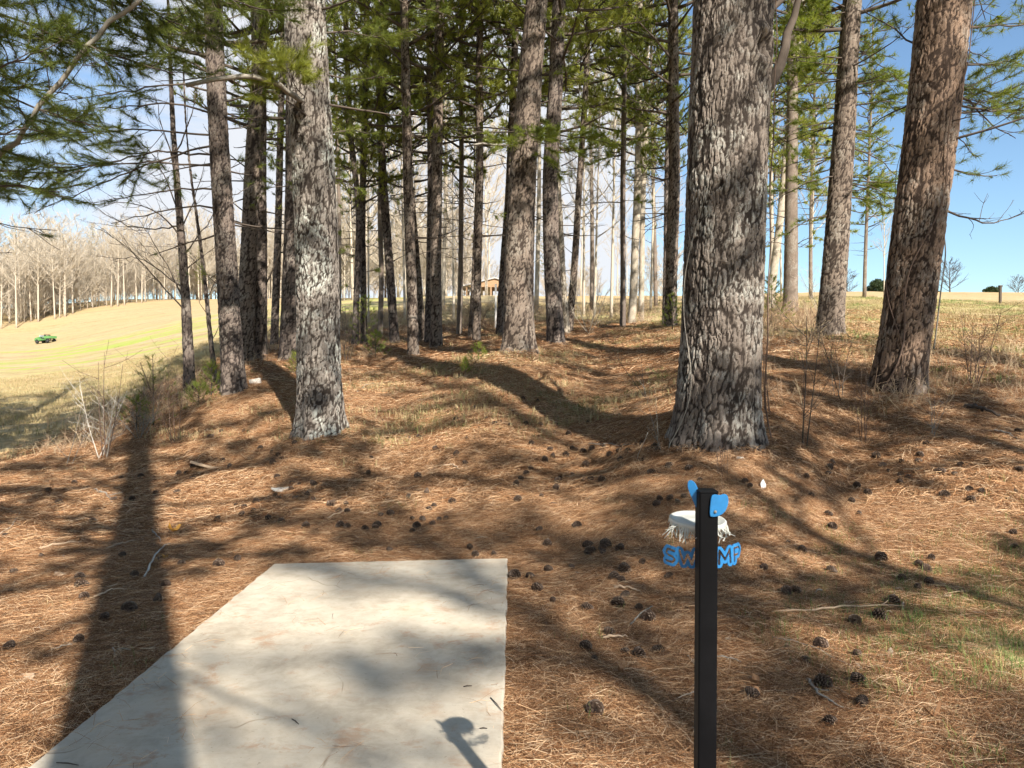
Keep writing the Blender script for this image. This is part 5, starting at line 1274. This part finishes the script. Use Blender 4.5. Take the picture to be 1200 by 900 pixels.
wd = obj('white_disc', white_disc(), post); wd.location = (pdc[0] - post.location[0], pdc[1] - post.location[1], pdc[2] - post.location[2] ); wd.rotation_euler = (R(5), R(2), 0); wd.scale = (.86, .86, .8)
# blue band bent round behind the post: outline letters left standing, their strokes cut through
def letter_band():
    St = {'S': [[(.9, .86), (.3, .95), (.08, .72), (.3, .53), (.72, .46), (.92, .26), (.7, .06), (.1, .12)]],
          'W': [[(.02, .95), (.26, .06), (.5, .7), (.74, .06), (.98, .95)]],
          'A': [[(.04, .05), (.5, .95), (.96, .05)], [(.24, .36), (.76, .36)]],
          'M': [[(.06, .05), (.10, .95), (.5, .3), (.9, .95), (.94, .05)]],
          'P': [[(.10, .05), (.10, .92), (.72, .92), (.95, .72), (.72, .45), (.12, .45)]]}
    Wl = {'S': .028, 'W': .038, 'A': .030, 'M': .036, 'P': .030}; hL = .033; segs = []; x = 0; gap = .0095
    for ch in 'SWAMP':
        for pl in St[ch]:
            for (a, b), (c, d_) in zip(pl[:-1], pl[1:]): segs.append((x + a * Wl[ch], b * hL, x + c * Wl[ch], d_ * hL))
        x += Wl[ch] + gap
    tot = x - gap; segs = np.array(segs); cell = .00085; pad_ = .0105
    gx = np.arange(-pad_, tot + pad_, cell); gzv = np.arange(-pad_, hL + pad_, cell); GX, GZ = np.meshgrid(gx, gzv, indexing='ij')
    def dist(A, B):
        dm = np.full(A.shape, 9.0)
        for x0, z0, x1, z1 in segs:
            vx, vz = x1 - x0, z1 - z0; t = np.clip(((A - x0) * vx + (B - z0) * vz) / (vx * vx + vz * vz), 0, 1); dm = np.minimum(dm, np.hypot(A - x0 - t * vx, B - z0 - t * vz))
        return dm
    cx = (GX[:-1, :-1] + GX[1:, 1:]) / 2; cz = (GZ[:-1, :-1] + GZ[1:, 1:]) / 2; dm = dist(cx, cz)
    solid = (dm < .0094) & (dm > .0029)
    Rr_ = .104; ang = (GX - tot / 2) / Rr_; nx, nz = GX.shape; ids = np.arange(nx * nz).reshape(nx, nz)
    def shell(r): return np.stack([r * np.sin(ang), -r * np.cos(ang), GZ - hL / 2], -1).reshape(-1, 3)
    V = np.concatenate([shell(Rr_ + .0014), shell(Rr_ - .0014)]); N_ = nx * nz; q = []
    I, J = np.nonzero(solid)
    f = np.stack([ids[I, J], ids[I + 1, J], ids[I + 1, J + 1], ids[I, J + 1]], 1); q.append(f); q.append(f[:, ::-1] + N_)
    sp = np.pad(solid, 1)
    for di, dj, a, b in ((-1, 0, (0, 0), (0, 1)), (1, 0, (1, 0), (1, 1)), (0, -1, (0, 0), (1, 0)), (0, 1, (0, 1), (1, 1))):
        e = solid & ~sp[1 + di:sp.shape[0] - 1 + di, 1 + dj:sp.shape[1] - 1 + dj]; I, J = np.nonzero(e)
        u = ids[I + a[0], J + a[1]]; v = ids[I + b[0], J + b[1]]; q.append(np.stack([u, v, v + N_, u + N_], 1))
    Q = np.concatenate(q); used = np.unique(Q); remap = np.zeros(2 * N_, int); remap[used] = np.arange(len(used))
    mb = MB(); mb.add(V[used], remap[Q]); return mb.mesh('letter_band', M['disc_blue'], smooth=False)
pb = at(829, 654, 1.652)
lb = obj('letter_band', letter_band(), post); lb.location = (pb[0] - post.location[0], pb[1] + .104 - post.location[1], pb[2] - post.location[2]); lb.rotation_euler = (R(0), R(-2), 0)
# bracket joining disc and band to the post
mb = MB(); box(mb, (0, .045, 0), (.012, .05, .004)); obj('bracket', mb.mesh('bracket', M['steel'], smooth=False), post, (-.006, 0, wd.location.z - .003 ))
mb = MB(); box(mb, (0, .026, 0), (.014, .012, .02)); obj('bracket', mb.mesh('bracket', M['steel'], smooth=False), post, (-.004, 0, lb.location.z))

# white tag in the straw
p = hit(895, 577); mb = MB(); mb2 = [(-.028, 0), (.028, -.004), (.032, .05), (.004, .098), (-.03, .062)]
tg = thing('paper_tag', 'small white pointed paper tag stuck upright in the straw right of the post top', 'tag', (p[0], p[1], p[2] + .02)); tg.rotation_euler = (R(-12), R(5), R(25))
plate('card', mb2[::-1], .0015, 'card', tg, Matrix.Identity(4))
mb = MB(); tube(mb, [(0, 0, -.03), (0, 0, .02)], [.0025, .0025], 6); obj('peg', mb.mesh('peg', M['white_paint']), tg)

# ------------------------------------------------------------------ shrubs, saplings
def shrub(px, py, H, stems, label, mat='twig_red', spread=.5, r0=.008, seed=1, sub=7, name='bare_shrub', cat='shrub', fine=2):
    p = hit(px, py); random.seed(seed); mb = MB()
    for i in range(stems):
        a = random.random() * 6.28; L = H * random.uniform(.65, 1.05); b0 = (random.gauss(0, .04), random.gauss(0, .04), -.05)
        S = bend_curve(b0, a, PI / 2 - random.uniform(.05, spread), L, 9, 0, .12, .10); rr = r0 * random.uniform(.6, 1.1)
        tube(mb, S, np.linspace(rr, rr * .3, 9), 5)
        for _ in range(sub):
            t = random.uniform(.25, .97) * 8; i2 = min(int(t), 7); q = S[i2] + (S[i2 + 1] - S[i2]) * (t - i2)
            B = bend_curve(q, a + random.uniform(-2.4, 2.4), random.uniform(.3, 1.2), L * random.uniform(.15, .42), 5, 0, .2, .15); r2 = rr * .45
            tube(mb, B, np.linspace(r2, r2 * .4, 5), 4, cap=False)
            for _ in range(fine):
                q2 = B[random.randint(1, 4)]; tube(mb, bend_curve(q2, a + random.uniform(-3, 3), random.uniform(.1, 1.3), L * random.uniform(.05, .16), 3, 0, 0, .2), [r2 * .5, r2 * .4, r2 * .25], 3, cap=False)
    o = obj(name, mb.mesh(name, M[mat]), None, tuple(p)); return tag(o, label, cat)
shrub(120, 540, 1.15, 5, 'whitish twiggy shrub at the left edge of the wood', 'twig_white', .6, .008, 3, 9, fine=3)
shrub(126, 538, 1.75, 3, 'tall thin forked brown stem rising through the whitish shrub', 'twig_red', .35, .010, 12, 4, fine=1)
shrub(85, 545, 1.0, 3, 'thin dry stem bowed over left of the whitish shrub', 'twig_grey', .9, .006, 14, 4)
shrub(205, 520, 1.35, 5, 'grey-brown twiggy shrub beside the little pine sapling', 'twig_red', .5, .007, 5, 9, fine=3)
shrub(162, 515, .8, 7, 'low tangled shrub between the whitish shrub and the sapling', 'twig_grey', .8, .006, 8, 9, fine=3)
shrub(942, 524, 1.6, 2, 'dark crooked shrub leaning right between the two big right-hand pines', 'twig', .75, .011, 21, 8, fine=3)
shrub(1012, 520, 1.0, 4, 'thin upright twiggy shrub in front of the orange-barked pine', 'twig_red', .35, .006, 9, 8, fine=2)
shrub(905, 490, 1.15, 3, 'slender upright brown stems beside the huge pine', 'twig_red', .22, .006, 10, 5)
shrub(1141, 452, 1.15, 7, 'fan-shaped bare shrub right of the orange-barked pine', 'twig_red', .42, .008, 31, 8, fine=3)
shrub(1095, 515, .7, 4, 'low bare twigs on the straw slope below the orange-barked pine', 'twig_grey', .8, .005, 32, 7)
shrub(985, 470, 1.3, 4, 'loose bare shrub just left of the orange-barked pine', 'twig', .8, .007, 33, 9, fine=3)
shrub(770, 530, .9, 3, 'thin dry stems at the left foot of the huge pine', 'twig_grey', .35, .004, 34, 4)
shrub(845, 560, .45, 9, 'dry weed stems at the front foot of the huge pine', 'twig_red', .4, .0028, 35, 4)
shrub(405, 425, 1.6, 5, 'brown twiggy shrub between the lichened pine and the slim pines', 'twig', .6, .010, 36, 9, fine=3)
shrub(318, 415, 1.5, 4, 'bare twigs between the two shaded trunks of the left cluster', 'twig_red', .7, .010, 37, 8, fine=3)
shrub(690, 392, 2.3, 5, 'arching bare stems at the far side of the clearing', 'twig_pale', .8, .015, 38, 7)
shrub(760, 470, 1.2, 2, 'bent bare stem reaching out left of the huge pine', 'twig', .7, .008, 40, 5)
shrub(560, 396, 1.4, 5, 'brown brush clump at the foot of the sunlit grey pine', 'twig_red', .8, .012, 41, 9, fine=3)
shrub(960, 372, 1.8, 6, 'sunlit brushy shrub left of the limbed pine', 'twig_pale', .7, .010, 42, 9, fine=3)
def sapling(px, py, H, label, light=False, nw=.004, dens=26, seed=1, r=.30, bare=0.0):
    p = hit(px, py); random.seed(seed); root = thing('pine_sapling', label, 'pine sapling', tuple(p)); w_, n_ = MB(), MB()
    tube(w_, bend_curve((0, 0, -.04), 1, PI / 2, H, 6, 0, 0, .03), np.linspace(.012, .004, 6) * (H ** .5), 6)
    tp, td = [], []
    for i in range(dens):
        t = bare + (1 - bare) * (i + .5) / dens; a = i * 2.4; L = r * H * (1.25 - t); B = bend_curve((0, 0, H * t * .96), a, .35, L, 4, 0, .5, .1)
        tube(w_, B, np.linspace(.004, .002, 4), 3, cap=False)
        for j in (2, 3): tp.append(B[j]); td.append(B[j] - B[j - 1] + np.array([0, 0, .05]))
    tp.append(np.array([0, 0, H])); td.append(np.array([0, 0, 1.0]))
    tufts(n_, np.array(tp), np.array(td), .11, nw, 22, .5)
    obj('stem', w_.mesh('sapling_stem', M['twig']), root); obj('needles', n_.mesh('sapling_needles', M['needle_light' if light else 'needle']), root)
sapling(180, 500, 1.15, 'small pine sapling with a bare upper stem among the twiggy shrubs', seed=1, dens=18, r=.42)
sapling(160, 505, .55, 'low pine sapling spreading left among the twiggy shrubs', seed=2, dens=20, r=.7)
sapling(248, 466, .62, 'green pine sapling in front of the dark-barked pine', seed=3, dens=26, r=.45)
sapling(233, 478, .4, 'very low pine seedling left of the dark-barked pine', seed=4, dens=18, r=.8)
sapling(347, 440, .45, 'bright yellow-green pine seedling behind the lichened pine', True, seed=5, dens=22, r=.5)
sapling(545, 446, .42, 'tiny lone pine seedling in the middle of the clearing', seed=6, dens=12, r=.3, bare=.4)
sapling(904, 385, 1.3, 'dark green young pine right of the huge trunk', seed=7, dens=40, r=.4, nw=.009)
sapling(788, 388, 1.0, 'small green pine at the left shoulder of the huge trunk', seed=8, dens=24, r=.35, nw=.008)
sapling(428, 412, 1.5, 'young green pine at the foot of the slim pines', seed=9, dens=30, r=.35, nw=.008)
sapling(440, 420, .7, 'small green pine seedling right of the slim pines', seed=10, dens=20, r=.45, nw=.007)
sapling(560, 425, .4, 'low green seedling left of the mound pine', seed=11, dens=14, r=.6, nw=.006)
# slender dark young tree with forked bare limbs on the left
P('sap', 'slender dark young tree with forked bare limbs left of the dark-barked pine', 13, [(222, 461), (219, 400), (217, 340), (211, 250), (203, 150), (199, 60)], 13, 4, 9.5, 'bark_dark', None, flare=.2, name='young_tree')
for pts in ([(219, 366, 0), (200, 345, -.2), (175, 318, -.4), (150, 290, -.6), (120, 270, -.8)], [(218, 358, 0), (205, 330, .2), (190, 300, .4), (165, 260, .6)], [(217, 300, 0), (240, 270, .2), (255, 240, .3)], [(216, 280, 0), (190, 250, -.3), (160, 235, -.5), (110, 240, -.7)],
            [(212, 250, 0), (190, 200, .1), (170, 165, .2)], [(214, 270, 0), (230, 230, .1), (240, 190, .2)], [(207, 200, 0), (190, 150, -.1), (180, 110, -.2)], [(217, 320, 0), (235, 300, .1), (252, 290, .2)], [(205, 180, 0), (225, 140, 0), (232, 100, .2)],
            [(214, 265, 0), (180, 270, .4), (140, 262, .6), (95, 230, .8)], [(218, 340, 0), (195, 322, .4), (160, 300, .7), (130, 305, .9)]):
    L_('sap', pts, .016, 0, twl=.5, every=.13, tw_r=.004, sides=6)
P('sap2', 'thin dark stem curving up just left of the dark-barked pine', 13.5, [(252, 452), (246, 400), (242, 350), (236, 290), (226, 220)], 6, 3, 6, 'bark_dark', None, flare=.2, name='young_tree')
for pts in ([(245, 370, 0), (232, 350, .1), (225, 335, .2)], [(243, 350, 0), (252, 330, 0), (262, 310, .1)], [(240, 320, 0), (225, 300, 0), (205, 290, 0)], [(247, 400, 0), (258, 380, .1), (266, 360, .2)]):
    L_('sap2', pts, .008, 0, twl=.5, every=.15)

# ------------------------------------------------------------------ green utility vehicle on the far pasture
p = hit(54, 402); VD = p[1]
ut = thing('utility_vehicle', 'small green open utility vehicle parked on the far left pasture', 'vehicle', tuple(p)); ut.rotation_euler = (R(0), R(-4), R(-12)); ut.scale = (.85, .85, .85)
def part(name, mat, fn, parent=ut, smooth=False, loc=None):
    mb = MB(); fn(mb); return obj(name, mb.mesh(name, M[mat], smooth), parent, loc)
def extr(mb, prof, y0, y1, mat=0):
    n = len(prof); V = [[x, y0, z] for x, z in prof] + [[x, y1, z] for x, z in prof]; k = np.arange(n); k2 = (k + 1) % n
    mb.add(V, np.stack([k, k2, k2 + n, k + n], 1), mat); mb.f += [k[::-1][None] + mb.n - 2 * n, (k + n)[None] + mb.n - 2 * n]; mb.m += [np.full(1, mat, np.int32)] * 2
part('body', 'utv_green', lambda m: extr(m, [(-1.42, .42), (-1.45, .72), (-1.25, .86), (-.62, .98), (-.55, .55), (-.2, .45), (.35, .45), (.40, .42)], -.68, .68))
part('cargo_box', 'utv_green', lambda m: (box(m, (.88, 0, .66), (1.05, 1.36, .06)), box(m, (.88, -.66, .84), (1.05, .05, .32)), box(m, (.88, .66, .84), (1.05, .05, .32)), box(m, (1.38, 0, .84), (.05, 1.30, .32)), box(m, (.38, 0, .88), (.05, 1.30, .40))))
part('bumper', 'utv_black', lambda m: (box(m, (-1.5, 0, .5), (.12, 1.2, .16), bev=.03), box(m, (-1.5, 0, .72), (.06, .8, .06))))
part('chassis', 'utv_black', lambda m: box(m, (0, 0, .40), (2.3, .9, .14), bev=.02))
for y in (-.34, .34):
    s = part('seat', 'utv_yellow', lambda m: box(m, (0, 0, 0), (.5, .5, .14), bev=.04), loc=(.0, y, .70)); part('seat_back', 'utv_yellow', lambda m: box(m, (.25, 0, .30), (.12, .5, .5), bev=.04), s)
part('roll_bar', 'utv_black', lambda m: (tube(m, [(.32, -.62, .5), (.32, -.6, 1.15), (.32, -.5, 1.32), (.32, .5, 1.32), (.32, .6, 1.15), (.32, .62, .5)], [.03] * 6, 6)))
part('steering_wheel', 'utv_black', lambda m: (tube(m, [(-.62, -.34, .9), (-.40, -.34, 1.02)], [.02, .02], 6), tube(m, [(-.40 + .08 * math.sin(t), -.34 + .17 * math.cos(t), 1.03 + .14 * math.sin(t)) for t in np.linspace(0, 2 * PI, 14)], [.018] * 14, 5)))
part('windscreen', 'glass', lambda m: box(m, (-.62, 0, 1.12), (.02, 1.1, .30), ry=R(20)))
for y in (-.4, .4): part('headlight', 'white_paint', lambda m: tube(m, [(-1.44, y, .74), (-1.47, y, .74)], [.08, .07], 10))
for x, y in ((-1.0, -.62), (-1.0, .62), (.92, -.62), (.92, .62)):
    def tyre(m):
        n, k = 20, 8; a = np.arange(n) / n * 2 * PI; b = np.arange(k) / k * 2 * PI
        A, B = np.meshgrid(a, b, indexing='ij'); rr = .24 + .085 * np.cos(B); V = np.stack([rr * np.cos(A), .12 * np.sin(B), rr * np.sin(A)], -1).reshape(-1, 3)
        i = np.arange(n)[:, None]; j = np.arange(k)[None]; m.add(V, np.stack([i * k + j, ((i + 1) % n) * k + j, ((i + 1) % n) * k + (j + 1) % k, i * k + (j + 1) % k], -1).reshape(-1, 4))
    wn = obj('wheel', None, ut, (x, y, .31)); part('tyre', 'rubber', tyre, wn, True); part('rim', 'utv_yellow', lambda m: tube(m, [(0, -.07, 0), (0, .07, 0)], [.16, .16], 8), wn)

# ------------------------------------------------------------------ timber shelter beyond the ridge, posts
SD = 84.0; a0 = at(545, 338, SD); a1 = at(603, 337, SD); zr = at(575, 329, SD)[2]; xm = (a0[0] + a1[0]) / 2; Ws = a1[0] - a0[0]; g0 = gz(xm, SD)
sh = thing('open_shelter', 'low open-sided timber shelter with pale roof beyond the ridge between the pines', 'shelter', (xm, SD, g0)); eave = a0[2] - g0; rid = zr - g0
part('roof', 'shed_roof', lambda m: extr(m, [(-Ws / 2 - .3, eave - .05), (-Ws / 2 - .3, eave + .05), (.6, rid + .12), (Ws / 2 + .3, eave + .35), (Ws / 2 + .3, eave + .25), (.6, rid)], -2.4, 2.4), sh)
part('gable_boards', 'shed_wood', lambda m: extr(m, [(-Ws / 2 + .5, eave - .02), (.6, rid - .06), (Ws / 2, eave + .2), (Ws / 2, eave - .15)], -2.2, -2.12), sh)
part('gable_boards', 'shed_wood', lambda m: extr(m, [(-Ws / 2 + .5, eave - .02), (.6, rid - .06), (Ws / 2, eave + .2), (Ws / 2, eave - .15)], 2.12, 2.2), sh)
for x in (-Ws / 2 + .3, .2, Ws / 2 - .2):
    for y in (-2.1, 2.1): part('post', 'shed_wood', lambda m: box(m, (x, y, eave / 2 - .2), (.16, .16, eave + .4 - .1)), sh)
p = hit(581, 386); hp = at(581, 333, p[1])[2] - p[2]; mb = MB(); box(mb, (0, 0, hp / 2 - .1), (.07, .07, hp + .2), bev=.008); wp = obj('white_post', mb.mesh('white_post', M['white_paint'], False), None, tuple(p)); tag(wp, 'thin white post standing before the timber shelter between two pines', 'post')
p = hit(1172, 357); hp = at(1172, 336, p[1])[2] - p[2]; fp = thing('far_post', 'lone thin dark post on the sunlit hill at the far right', 'post', tuple(p))
mb = MB(); box(mb, (0, 0, hp / 2 - .1), (.11, .11, hp + .2), bev=.02); obj('shaft', mb.mesh('shaft', M['twig'], False), fp)
mb = MB(); box(mb, (0, 0, hp + .03), (.15, .15, .07), bev=.01); obj('cap', mb.mesh('cap', M['twig'], False), fp)
